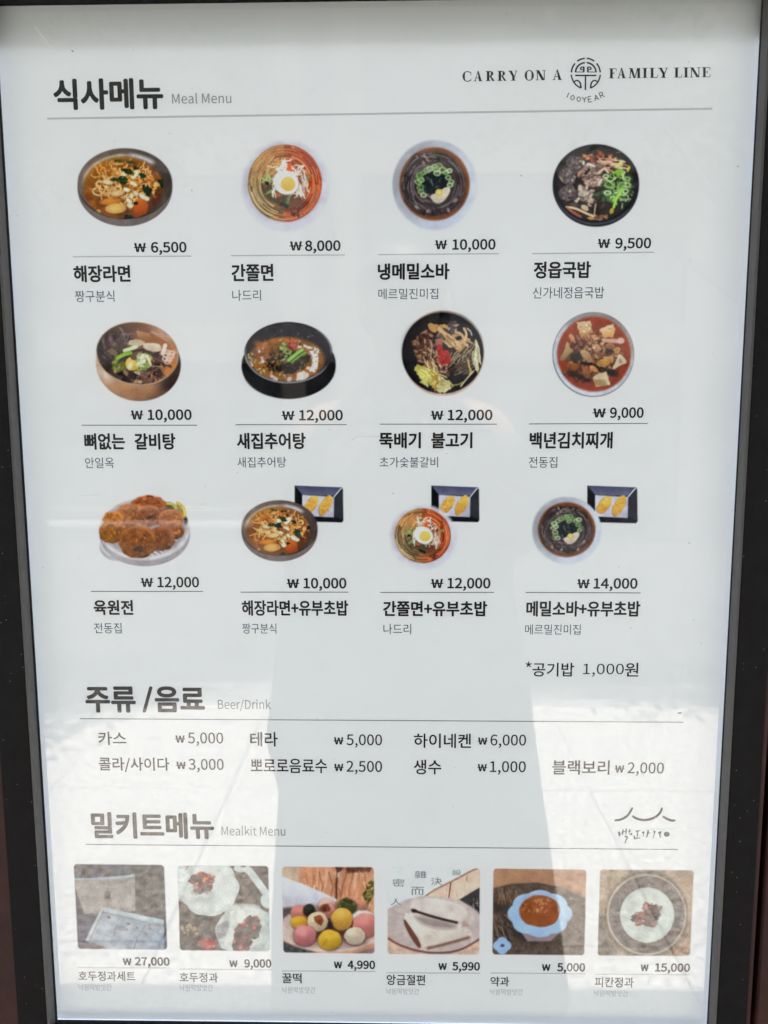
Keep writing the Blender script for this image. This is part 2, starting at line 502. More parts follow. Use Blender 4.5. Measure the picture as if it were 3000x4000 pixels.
class Art:
    """a small picture painted on a fine grid; units are those of the picture's own map (see to())"""

    def __init__(self, x0, y0, x1, y1, cell=2.0, seed=1):
        self.x0, self.y0, self.c = x0, y0, cell
        self.nx, self.ny = int((x1 - x0) / cell) + 1, int((y1 - y0) / cell) + 1
        self.col = np.zeros((self.ny, self.nx, 3))
        self.cov = np.zeros((self.ny, self.nx))
        self.lab = np.zeros((self.ny, self.nx), int)
        self.names = ['background']
        self.cur = 0
        self.rs = random.Random(seed)
        self.seed = seed * 1000
        self.blur = 0.78
        self.clipm = None
        self.keep = None
        self.to(x0, y0, 1.0)

    def to(self, ox, oy, s, sy=None):
        self.ox, self.oy, self.s, self.sy = ox, oy, s, sy or s

    def cx(self, X): return (self.ox + X * self.s - self.x0) / self.c
    def cy(self, Y): return (self.oy + Y * self.sy - self.y0) / self.c
    def cl(self, L): return L * (self.s + self.sy) / 2 / self.c

    def layer(self, name):
        if name not in self.names:
            self.names.append(name)
        self.cur = self.names.index(name)

    def win(self, ax, ay, bx, by):
        i0, i1 = max(0, int(ax) - 2), min(self.nx, int(bx) + 3)
        j0, j1 = max(0, int(ay) - 2), min(self.ny, int(by) + 3)
        if i0 >= i1 or j0 >= j1:
            return None
        Y, X = np.mgrid[j0:j1, i0:i1].astype(float)
        return i0, i1, j0, j1, X, Y

    def comp(self, wn, d, col, soft=1.2, alpha=1.0, mod=None, nz=0.06, ns=2.5, col2=None, g=None, cs=None):
        i0, i1, j0, j1, X, Y = wn
        a = np.clip(0.5 - d / soft, 0, 1) * alpha
        if self.clipm is not None:
            a = a * self.clipm[j0:j1, i0:i1]
        if a.max() <= 0:
            return
        c = np.asarray(col, float)[None, None, :] * np.ones(X.shape + (1,))
        if col2 is not None:
            t = np.clip(g(X, Y), 0, 1)[..., None]
            c = c * (1 - t) + np.asarray(col2, float) * t
        if mod is not None:
            c = c * mod[..., None]
        if nz:
            self.seed += 1
            k = vnoise(X, Y, ns, self.seed) * .6 + vnoise(X, Y, ns * 3.1, self.seed + 7) * .6
            c = c * (1 + nz * k[..., None])
            if cs:
                c = c + vnoise(X, Y, ns * 4, self.seed + 13)[..., None] * np.asarray(cs, float)
        c = np.clip(c, 0, 255)
        a3 = a[..., None]
        sl = (slice(j0, j1), slice(i0, i1))
        cv = self.cov[sl]
        newc = a + cv * (1 - a)
        self.col[sl] = np.where(newc[..., None] > 0, (c * a3 + self.col[sl] * (cv * (1 - a))[..., None]) / np.maximum(newc, 1e-6)[..., None], self.col[sl])
        self.cov[sl] = newc
        self.lab[sl] = np.where(a > 0.5, self.cur, self.lab[sl])

    def sd_ell(self, X, Y, cx, cy, rx, ry, rot=0.0):
        cx, cy, rx, ry = self.cx(cx), self.cy(cy), rx * self.s / self.c, ry * self.sy / self.c
        x, y = X - cx, Y - cy
        if rot:
            r = math.radians(rot)
            x, y = x * math.cos(r) + y * math.sin(r), -x * math.sin(r) + y * math.cos(r)
        q = np.sqrt((x / rx) ** 2 + (y / ry) ** 2)
        return (q - 1) * min(rx, ry), q, np.arctan2(y / ry, x / rx)

    def e(self, cx, cy, rx, ry, col, rot=0, soft=1.3, alpha=1.0, wob=0.0, lobes=0, lob=0.0, col2=None, ang=90, dome=0.0, **k):
        """ellipse; col2 is reached along ang (degrees, 90 = down); wob roughens the outline"""
        m = max(rx * self.s, ry * self.sy) / self.c * (1.1 + wob + lob)
        wn = self.win(self.cx(cx) - m - soft, self.cy(cy) - m - soft, self.cx(cx) + m + soft, self.cy(cy) + m + soft)
        if wn is None: return
        X, Y = wn[4], wn[5]
        d, q, th = self.sd_ell(X, Y, cx, cy, rx, ry, rot)
        mr = min(rx * self.s, ry * self.sy) / self.c
        if wob:
            self.seed += 1
            d = d + wob * mr * vnoise(X, Y, max(2.0, mr * .45), self.seed)
        if lobes:
            d = d - lob * mr * np.abs(np.cos(th * lobes / 2))
        g = None
        if col2 is not None:
            r = math.radians(ang)
            cxx, cyy = self.cx(cx), self.cy(cy)
            L = max(rx * self.s, ry * self.sy) / self.c
            g = lambda X, Y: 0.5 + 0.5 * ((X - cxx) * math.cos(r) + (Y - cyy) * math.sin(r)) / L
        mod = None
        if dome:
            mod = 1 + dome * (0.5 - np.clip(q, 0, 1.2) ** 2)
        self.comp(wn, d, col, soft, alpha, mod=mod, col2=col2, g=g, **k)

    def ring(self, cx, cy, rx, ry, wdt, col, a0=0, a1=360, soft=1.3, alpha=1.0, **k):
        """part of an elliptical line, angles in degrees, 90 = down"""
        m = max(rx * self.s, ry * self.sy) / self.c + self.cl(wdt)
        wn = self.win(self.cx(cx) - m, self.cy(cy) - m, self.cx(cx) + m, self.cy(cy) + m)
        if wn is None: return
        X, Y = wn[4], wn[5]
        d, q, th = self.sd_ell(X, Y, cx, cy, rx, ry)
        d = np.abs(d) - self.cl(wdt) / 2
        fade = np.ones(X.shape)
        if a1 - a0 < 360:
            t = (np.degrees(th) - a0) % 360
            span = a1 - a0
            u = t / span
            fade = np.where(u <= 1, np.clip(np.minimum(u, 1 - u) * 5, 0, 1), 0)
        old = self.clipm
        full = np.zeros((self.ny, self.nx)) if old is None else None
        cm = np.zeros((self.ny, self.nx))
        cm[wn[2]:wn[3], wn[0]:wn[1]] = fade if old is None else fade * old[wn[2]:wn[3], wn[0]:wn[1]]
        self.clipm = cm
        self.comp(wn, d, col, soft, alpha, **k)
        self.clipm = old

    def p(self, pts, col, soft=1.2, alpha=1.0, col2=None, ang=90, wob=0.0, sm=0, **k):
        P = [(self.cx(x), self.cy(y)) for x, y in pts]
        for _ in range(sm):
            Q = []
            for a, b in zip(P, P[1:] + P[:1]):
                Q += [(a[0] * .75 + b[0] * .25, a[1] * .75 + b[1] * .25), (a[0] * .25 + b[0] * .75, a[1] * .25 + b[1] * .75)]
            P = Q
        xs, ys = [q[0] for q in P], [q[1] for q in P]
        wn = self.win(min(xs) - soft, min(ys) - soft, max(xs) + soft, max(ys) + soft)
        if wn is None: return
        X, Y = wn[4], wn[5]
        ins = np.zeros(X.shape, bool)
        dm = np.full(X.shape, 1e9)
        for (ax, ay), (bx, by) in zip(P, P[1:] + P[:1]):
            cond = ((ay > Y) != (by > Y))
            with np.errstate(divide='ignore', invalid='ignore'):
                xi = (bx - ax) * (Y - ay) / (by - ay if by != ay else 1e-9) + ax
            ins ^= cond & (X < xi)
            L2 = (bx - ax) ** 2 + (by - ay) ** 2 + 1e-9
            t = np.clip(((X - ax) * (bx - ax) + (Y - ay) * (by - ay)) / L2, 0, 1)
            dm = np.minimum(dm, np.hypot(X - ax - t * (bx - ax), Y - ay - t * (by - ay)))
        d = np.where(ins, -dm, dm)
        if wob:
            self.seed += 1
            d = d + self.cl(wob) * vnoise(X, Y, 4.0, self.seed)
        g = None
        if col2 is not None:
            r = math.radians(ang)
            pr = [q[0] * math.cos(r) + q[1] * math.sin(r) for q in P]
            lo, hi = min(pr), max(pr)
            g = lambda X, Y: (X * math.cos(r) + Y * math.sin(r) - lo) / (hi - lo + 1e-6)
        self.comp(wn, d, col, soft, alpha, col2=col2, g=g, **k)

    def st(self, pts, wdt, col, soft=1.0, alpha=1.0, hi=0.0, taper=0.0, smooth=2, nz=0.05, **k):
        """brush stroke along points; hi lightens its middle"""
        P = [(self.cx(x), self.cy(y)) for x, y in pts]
        for _ in range(smooth if len(P) > 2 else 0):
            Q = [P[0]]
            for a, b in zip(P, P[1:]):
                Q += [(a[0] * .75 + b[0] * .25, a[1] * .75 + b[1] * .25), (a[0] * .25 + b[0] * .75, a[1] * .25 + b[1] * .75)]
            P = Q + [P[-1]]
        if len(P) > 14:
            P = P[::2] + ([P[-1]] if len(P) % 2 == 0 else [])
        hw = max(self.cl(wdt) / 2, 0.35)
        xs, ys = [q[0] for q in P], [q[1] for q in P]
        wn = self.win(min(xs) - hw - 1, min(ys) - hw - 1, max(xs) + hw + 1, max(ys) + hw + 1)
        if wn is None: return
        X, Y = wn[4], wn[5]
        dm = np.full(X.shape, 1e9)
        n = len(P) - 1
        for q, ((ax, ay), (bx, by)) in enumerate(zip(P, P[1:])):
            L2 = (bx - ax) ** 2 + (by - ay) ** 2 + 1e-9
            t = np.clip(((X - ax) * (bx - ax) + (Y - ay) * (by - ay)) / L2, 0, 1)
            dd = np.hypot(X - ax - t * (bx - ax), Y - ay - t * (by - ay))
            if taper:
                u = (q + t) / n
                dd = dd + hw * taper * np.abs(2 * u - 1) ** 2
            dm = np.minimum(dm, dd)
        mod = None
        if hi:
            v = np.clip(dm / hw, 0, 1)
            mod = 1 + hi * (1 - v * v) - hi * .8 * v * v
        self.comp(wn, dm - hw, col, soft, alpha, mod=mod, nz=nz, **k)

    def clip_e(self, cx, cy, rx, ry, rot=0):
        Y, X = np.mgrid[0:self.ny, 0:self.nx].astype(float)
        d, _, _ = self.sd_ell(X, Y, cx, cy, rx, ry, rot)
        self.clipm = np.clip(0.5 - d / 1.5, 0, 1)

    def unclip(self): self.clipm = None

    def pick(self, pal):
        c = self.rs.choice(pal)
        k = self.rs.uniform(.88, 1.12)
        return tuple(v * k for v in c)

    def inside(self, cx, cy, rx, ry):
        t, r = self.rs.uniform(0, 2 * math.pi), math.sqrt(self.rs.random())
        return cx + math.cos(t) * r * rx, cy + math.sin(t) * r * ry

    def noodles(self, cx, cy, rx, ry, n, ln, wdt, pal, mode='wild', hi=0.18, sc=None):
        sc = sc or (cx, cy)
        for _ in range(n):
            x, y = self.inside(cx, cy, rx, ry)
            a = self.rs.uniform(0, 2 * math.pi)
            if mode == 'swirl':
                a = math.atan2(y - sc[1], x - sc[0]) + math.pi / 2 + self.rs.uniform(-.22, .22)
            pts = [(x, y)]
            L = ln * self.rs.uniform(.6, 1.3)
            for q in range(4):
                if mode == 'swirl':
                    R = max(math.hypot(x - sc[0], y - sc[1]), ln * .4)
                    a += L / 4 / R + self.rs.uniform(-.05, .05)
                elif mode == 'wild':
                    a += self.rs.uniform(-1.3, 1.3)
                else:
                    a = math.radians(mode) + self.rs.uniform(-.45, .45)
                x += math.cos(a) * L / 4
                y += math.sin(a) * L / 4
                pts.append((x, y))
            self.st(pts, wdt * self.rs.uniform(.7, 1.25), self.pick(pal), hi=hi)

    def blobs(self, cx, cy, rx, ry, n, r0, r1, pal, wob=.35, asp=.6, dome=.25, dark=None, **k):
        for _ in range(n):
            x, y = self.inside(cx, cy, rx, ry)
            r = self.rs.uniform(r0, r1)
            a = self.rs.uniform(0, 180)
            if dark:
                self.e(x + r * .12, y + r * .22, r * 1.12, r * 1.12 * asp, dark, rot=a, wob=wob, alpha=.7, soft=2.2)
            self.e(x, y, r, r * asp, self.pick(pal), rot=a, wob=wob, dome=dome, **k)

    def meshes(self, parent, name, label, wash=0.0, dz=0.00015, washf=None, tint=None):
        """turn the painting into coloured print lying on the sheet, one child per painted layer"""
        J, I = np.mgrid[0:self.ny, 0:self.nx]
        sx, sy = self.x0 + I * self.c, self.y0 + J * self.c
        bx, bz = board(sx, sy)
        kern = np.exp(-np.arange(-3, 4) ** 2 / (2 * self.blur ** 2)); kern /= kern.sum()
        pm = np.concatenate([self.col * self.cov[..., None], self.cov[..., None]], -1)
        for ax in (0, 1):
            pad = np.pad(pm, [(3, 3) if a_ == ax else (0, 0) for a_ in range(3)], mode='edge')
            n_ = pm.shape[ax]
            pm = sum(k_ * np.take(pad, range(q_, q_ + n_), axis=ax) for q_, k_ in enumerate(kern))
        soft_ = pm[..., :3] / np.maximum(pm[..., 3:], 1e-4)
        grain = 1 + .05 * vnoise(I.astype(float), J.astype(float), 1.3, 5)[..., None] + .06 * vnoise(I.astype(float), J.astype(float), 14.0, 9)[..., None]
        gy_ = soft_.mean(-1, keepdims=True)
        soft_ = gy_ + (soft_ - gy_) * .92
        L = lin(np.clip(np.where(pm[..., 3:] > .01, soft_, self.col) * grain, 0, 255))
        self.cov = np.minimum(self.cov, 1) * .5 + pm[..., 3] * .5
        wsh = np.full(self.cov.shape, wash) if washf is None else washf(sx, sy)
        # the picture's own ink: what shows on the photograph less the veil the glass lays over it there
        ink = np.clip((L - 0.012 - wsh[..., None]) / SEEN, 0.004, 1.0)
        cov = np.clip(self.cov, 0, 1)[..., None]
        colr = filt(ink * cov + (1 - cov))
        rgba = np.concatenate([colr, np.ones(colr.shape[:2] + (1,))], -1)
        mxc = np.maximum.reduce([self.cov[:-1, :-1], self.cov[1:, :-1], self.cov[:-1, 1:], self.cov[1:, 1:]])
        on = mxc > 0.02
        labf = self.lab[:-1, :-1].copy()
        used = [k for k in range(len(self.names)) if (on & (labf == k)).sum() > 12]
        for k in set(np.unique(labf[on])) - set(used):
            labf[labf == k] = used[0]
        root = None
        idx = J * self.nx + I
        order = used
        for k in order:
            f = on & (labf == k)
            jj, ii = np.nonzero(f)
            q = np.stack([idx[jj + 1, ii], idx[jj + 1, ii + 1], idx[jj, ii + 1], idx[jj, ii]], 1)
            uniq, inv_ = np.unique(q, return_inverse=True)
            me = bpy.data.meshes.new(name)
            nv, nf = len(uniq), len(q)
            me.vertices.add(nv)
            co = np.stack([bx.ravel()[uniq], np.full(nv, -dz), bz.ravel()[uniq]], 1)
            me.vertices.foreach_set('co', co.ravel())
            me.loops.add(nf * 4)
            me.loops.foreach_set('vertex_index', inv_.ravel().astype(np.int32))
            me.polygons.add(nf)
            me.polygons.foreach_set('loop_start', np.arange(nf, dtype=np.int32) * 4)
            me.polygons.foreach_set('loop_total', np.full(nf, 4, np.int32))
            ca = me.color_attributes.new('ink', 'FLOAT_COLOR', 'POINT')
            ca.data.foreach_set('color', rgba.reshape(-1, 4)[uniq].ravel())
            me.update()
            me.validate()
            me.materials.append(M_print)
            if root is None:
                root = link(name, me, None, parent)
                root['label'] = label
            else:
                link(self.names[k], me, None, root)
        return root


poster = thing('menu_poster', 'white Korean menu poster with rows of dish photos and prices behind the glass', 'poster', (0, 0, ZC))
sheet_me = bpy.data.meshes.new('sheet')
hx, hz = WW / 2 + .001, WH / 2 + .001
sheet_me.from_pydata([(-hx, 0, -hz), (hx, 0, -hz), (hx, 0, hz), (-hx, 0, hz)], [], [(0, 1, 2, 3)])
link('sheet', sheet_me, M_paper, poster)

# ------------------------------------------------------------------ the printed dishes
def paint_ramen(A, ox, oy, s, sy):
    A.to(ox, oy, s, sy)
    A.layer('bowl')
    A.e(822, 770, 733, 592, (104, 92, 84), col2=(120, 112, 108), ang=100)
    A.e(822, 700, 733, 548, (122, 108, 98), col2=(74, 66, 62), ang=20, soft=2)
    A.ring(822, 700, 726, 541, 14, (52, 46, 44), 0, 180)
    A.ring(822, 745, 640, 480, 46, (205, 196, 168), 178, 285, soft=5, alpha=.85)
    A.ring(822, 730, 640, 470, 60, (225, 225, 232), 272, 318, soft=6, alpha=.8)
    A.ring(822, 780, 655, 520, 34, (150, 140, 120), 10, 60, soft=5, alpha=.35)
    A.layer('broth')
    A.e(800, 765, 618, 478, (164, 106, 54), col2=(104, 66, 48), ang=35, soft=3, nz=.12, ns=6, cs=(12, 4, 0))
    A.ring(800, 765, 600, 462, 40, (176, 128, 62), 190, 300, soft=6, alpha=.6)
    A.clip_e(800, 765, 622, 482)
    A.blobs(420, 900, 220, 250, 14, 40, 90, [(120, 66, 40), (140, 80, 40)], alpha=.5, soft=5)
    A.blobs(1250, 950, 180, 250, 12, 40, 90, [(92, 58, 48), (110, 62, 42)], alpha=.5, soft=5)
    A.layer('noodles')
    A.noodles(690, 560, 260, 170, 60, 170, 24, [(208, 150, 78), (190, 128, 58), (222, 170, 100), (160, 98, 44)])
    A.noodles(1120, 640, 230, 200, 55, 160, 24, [(206, 150, 80), (190, 128, 62), (226, 176, 106), (168, 104, 50)])
    A.noodles(560, 760, 200, 120, 40, 170, 20, [(212, 168, 104), (196, 146, 84), (226, 190, 130)])
    A.noodles(900, 900, 180, 160, 40, 150, 20, [(206, 156, 84), (190, 136, 70), (224, 184, 118), (140, 84, 44)])
    A.blobs(820, 660, 480, 330, 60, 12, 26, [(236, 200, 140), (150, 90, 44), (120, 70, 40)], asp=.8, alpha=.7)
    A.layer('toppings')
    for x, y, rx, ry, c, r in ((590, 975, 170, 52, (205, 130, 56), -6), (680, 1085, 165, 82, (222, 176, 98), -3), (705, 848, 118, 50, (222, 190, 130), -8),
                               (560, 680, 90, 38, (226, 202, 160), 10)):
        A.e(x + 6, y + 18, rx, ry, (110, 62, 34), rot=r, soft=3, alpha=.7)
        A.e(x, y, rx, ry, c, rot=r, col2=tuple(v * .88 for v in c), dome=.22)
    A.e(1060, 1075, 112, 165, (206, 112, 46), col2=(150, 66, 40), ang=80, soft=3, wob=.1)
    for x, y, rx, ry, r in ((805, 560, 46, 42, 0), (975, 560, 85, 48, -50), (955, 705, 70, 30, 25), (845, 795, 50, 34, 20), (925, 890, 36, 48, 0),
                            (885, 965, 52, 26, 40), (1110, 905, 88, 38, 25), (1165, 935, 40, 34, 0), (990, 850, 50, 30, 50), (900, 1040, 50, 40, 30)):
        A.e(x + 5, y + 10, rx, ry, (120, 74, 40), rot=r, soft=2.4, alpha=.6)
        A.e(x, y, rx, ry, A.pick([(232, 216, 180), (224, 204, 160), (238, 226, 200)]), rot=r, dome=.2, wob=.15)
    for x, y, rx, ry, r in ((790, 655, 74, 56, 0), (880, 520, 90, 38, 20), (670, 640, 60, 30, 0), (1165, 810, 58, 86, -30), (1100, 580, 56, 30, 30),
                            (720, 352, 80, 22, 8), (900, 372, 60, 18, 0), (985, 455, 40, 20, 40), (870, 1225, 60, 40, 0), (1400, 690, 60, 60, 30)):
        A.e(x, y, rx, ry, A.pick([(44, 62, 46), (52, 76, 48), (38, 52, 50)]), rot=r, wob=.45, dome=.25)
    A.e(988, 1005, 34, 26, (38, 32, 38), wob=.3)
    A.e(420, 1125, 34, 26, (196, 150, 84), wob=.2)
    A.unclip()


def paint_jjol(A, ox, oy, s, sy):
    A.to(ox, oy, s, sy)
    A.layer('bowl')
    A.e(805, 845, 712, 738, (202, 209, 219), soft=7, alpha=.9, nz=.01, col2=(200, 205, 224), ang=80)
    A.e(800, 850, 655, 680, (196, 196, 210), soft=16, alpha=.7, nz=.01, col2=(214, 214, 232), ang=60)
    A.e(795, 825, 625, 640, (176, 166, 170), soft=14, alpha=.75, nz=.02, col2=(190, 184, 196), ang=45)
    A.layer('noodles')
    A.e(800, 815, 592, 620, (120, 98, 62), soft=4, nz=.1)
    A.clip_e(800, 815, 598, 625)
    A.p([(790, 150), (1500, 150), (1500, 1500), (800, 1500)], (160, 76, 44), nz=.15, soft=5)
    A.p([(100, 150), (785, 150), (785, 620), (100, 780)], (172, 132, 78), col2=(130, 104, 64), soft=4)
    old = A.clipm
    halfL = old.copy(); halfR = old.copy()
    cx = int(A.cx(790)); halfL[:, cx:] = 0; halfR[:, :cx] = 0
    A.clipm = halfL
    for k in range(46):
        r = 300 + 300 * k / 46 + A.rs.uniform(-12, 12)
        t0 = A.rs.uniform(95, 240)
        t1 = t0 + A.rs.uniform(40, 90)
        pts = [(800 + r * math.cos(math.radians(t)), 810 + r * 1.03 * math.sin(math.radians(t))) for t in np.linspace(t0, t1, 6)]
        top = t0 > 165
        A.st(pts, 20, A.pick([(188, 142, 84), (170, 122, 70), (200, 158, 100), (176, 110, 64)] if top else [(152, 130, 88), (120, 100, 64), (174, 152, 108), (86, 72, 50)]), hi=.22)
    A.noodles(560, 500, 230, 170, 34, 260, 20, [(196, 150, 90), (182, 136, 78), (164, 120, 70)], mode=115)
    for k in range(30):
        r = 330 + 260 * k / 30
        t0 = A.rs.uniform(95, 150)
        pts = [(800 + r * math.cos(math.radians(t)), 815 + r * 1.0 * math.sin(math.radians(t))) for t in np.linspace(t0, t0 + 55, 6)]
        A.st(pts, 20, A.pick([(158, 136, 94), (112, 92, 60), (182, 160, 116), (70, 58, 42)]), hi=.25)
    A.clipm = halfR
    for k in range(80):
        r = 260 + 330 * A.rs.random()
        t0 = A.rs.uniform(-95, 60)
        pts = [(800 + r * math.cos(math.radians(t)), 815 + r * 1.03 * math.sin(math.radians(t))) for t in np.linspace(t0, t0 + A.rs.uniform(25, 70), 6)]
        A.st(pts, 21, A.pick([(198, 98, 58), (180, 80, 44), (210, 118, 74), (142, 58, 38), (112, 50, 36), (190, 110, 70)]), hi=.22)
    A.clipm = old
    for k in range(16):
        r = 250 + 340 * A.rs.random()
        sg = A.rs.choice((-1, 1))
        t0 = 90 * sg + A.rs.uniform(-24, -6)
        pts = [(800 + r * math.cos(math.radians(t)), 815 + r * math.sin(math.radians(t))) for t in np.linspace(t0, t0 + 30, 5)]
        A.st(pts, 20, A.pick([(172, 104, 62), (150, 96, 58), (190, 120, 74), (120, 70, 46)]), hi=.2)
    A.e(890, 1100, 260, 150, (84, 60, 50), soft=10, alpha=.75)
    A.e(620, 960, 170, 150, (80, 72, 56), soft=10, alpha=.7)
    A.blobs(1010, 1290, 90, 60, 10, 18, 40, [(70, 40, 34), (90, 50, 40)], alpha=.7)
    A.layer('toppings')
    for x, y, r in ((500, 790, 0), (480, 760, 30), (560, 950, -30), (780, 1090, 80), (830, 1150, 70), (860, 1080, 100), (540, 700, 60), (1160, 720, -30)):
        A.e(x, y, 80, 26, A.pick([(120, 150, 92), (150, 176, 118), (70, 84, 60)]), rot=r, wob=.3)
    for x, y in ((510, 810), (760, 1150), (820, 1180)):
        A.e(x, y, 40, 30, (40, 46, 44), wob=.4)
    A.noodles(830, 600, 190, 130, 30, 170, 20, [(226, 226, 212), (208, 210, 190), (236, 236, 226)])
    A.noodles(1060, 760, 80, 200, 26, 170, 16, [(226, 226, 212), (206, 206, 188), (170, 150, 130)], mode=75)
    A.noodles(960, 960, 120, 60, 14, 120, 16, [(220, 220, 200), (200, 196, 170)])
    A.noodles(620, 820, 30, 160, 10, 120, 16, [(226, 226, 212), (200, 206, 186)], mode=90)
    A.p([(640, 950), (760, 1010), (700, 1040), (655, 1020)], (180, 92, 56))
    A.p([(880, 480), (905, 480), (915, 640), (810, 620), (830, 560)], (222, 92, 38), soft=2)
    A.layer('egg')
    A.e(822, 815, 215, 192, (120, 110, 90), rot=25, soft=4, alpha=.6)
    A.e(815, 800, 212, 190, (228, 230, 230), rot=32, soft=2, nz=.02)
    A.e(850, 825, 120, 118, (228, 182, 74), soft=2.5, col2=(226, 190, 104), ang=250, nz=.06)
    A.unclip()


def paint_soba(A, ox, oy, s, sy):
    A.to(ox, oy, s, sy)
    A.layer('bowl')
    A.e(820, 842, 684, 726, (168, 174, 184), col2=(200, 212, 234), ang=25, soft=4, nz=.015)
    A.e(760, 800, 560, 620, (136, 138, 148), col2=(194, 204, 224), ang=15, soft=18, alpha=.7, nz=.01)
    A.layer('broth')
    A.e(818, 825, 566, 590, (118, 70, 42), soft=2.6, nz=.2, ns=6)
    A.ring(818, 825, 555, 580, 26, (150, 90, 50), 0, 360, soft=6, alpha=.5)
    A.clip_e(818, 825, 566, 590)
    A.blobs(500, 420, 260, 120, 22, 30, 70, [(86, 54, 38), (120, 74, 44), (60, 42, 36)], alpha=.7, soft=4)
    A.layer('noodles')
    A.e(800, 830, 515, 500, (56, 50, 50), soft=14, alpha=.9)
    A.blobs(560, 900, 110, 260, 14, 30, 70, [(70, 54, 46), (90, 62, 46)], alpha=.7, soft=5)
    A.noodles(810, 835, 530, 520, 170, 330, 21, [(84, 76, 76), (62, 54, 56), (104, 96, 96), (44, 38, 40), (74, 62, 58)], mode='swirl', hi=.3)
    for k in range(60):
        r = 330 + 170 * A.rs.random()
        t0 = A.rs.uniform(0, 360)
        pts = [(810 + r * math.cos(math.radians(t)), 830 + r * math.sin(math.radians(t))) for t in np.linspace(t0, t0 + 40, 6)]
        A.st(pts, 18, A.pick([(96, 88, 90), (70, 62, 62), (48, 42, 44)]), hi=.3)
    A.blobs(760, 400, 260, 70, 26, 14, 34, [(46, 40, 40), (110, 96, 90), (30, 28, 30)], asp=.5)
    A.blobs(820, 1260, 230, 50, 16, 20, 44, [(40, 34, 34), (60, 46, 40)], asp=.5)
    for x, y in ((530, 1200), (710, 1260), (1045, 1250), (1160, 1090), (660, 370), (640, 480), (700, 430)):
        A.e(x, y, 24, 40, (176, 150, 136), rot=A.rs.uniform(-60, 60), alpha=.7)
    A.layer('seaweed')
    A.e(830, 820, 215, 190, (34, 40, 42), wob=.2)
    A.blobs(830, 820, 190, 170, 40, 20, 50, [(30, 36, 40), (48, 58, 62), (24, 26, 30), (60, 72, 74)], asp=.5)
    A.st([(760, 760), (790, 850)], 24, (120, 130, 134), alpha=.7)
    A.layer('spring_onion')
    for x, y in ((820, 540), (850, 590), (700, 600), (640, 640), (740, 580), (580, 720), (560, 790), (600, 760), (590, 880), (600, 950), (640, 1005),
                 (950, 600), (1000, 640), (1060, 610), (1040, 720), (1090, 790), (1070, 840), (890, 530), (860, 650), (570, 690)):
        r = A.rs.uniform(34, 50)
        A.ring(x, y, r, r * .8, 20, A.pick([(150, 184, 122), (170, 198, 146), (122, 164, 96)]), soft=1.6, nz=.1)
        A.e(x, y, r * .45, r * .35, A.pick([(96, 128, 80), (130, 160, 108)]), alpha=.8)
    A.layer('egg')
    A.p([(735, 1010), (860, 970), (1000, 865), (1080, 890), (1060, 990), (960, 1110), (880, 1150), (790, 1110)], (214, 206, 184), sm=2, soft=2, col2=(196, 186, 164))
    A.e(888, 960, 58, 56, (210, 190, 92), soft=2, dome=.2)
    A.unclip()


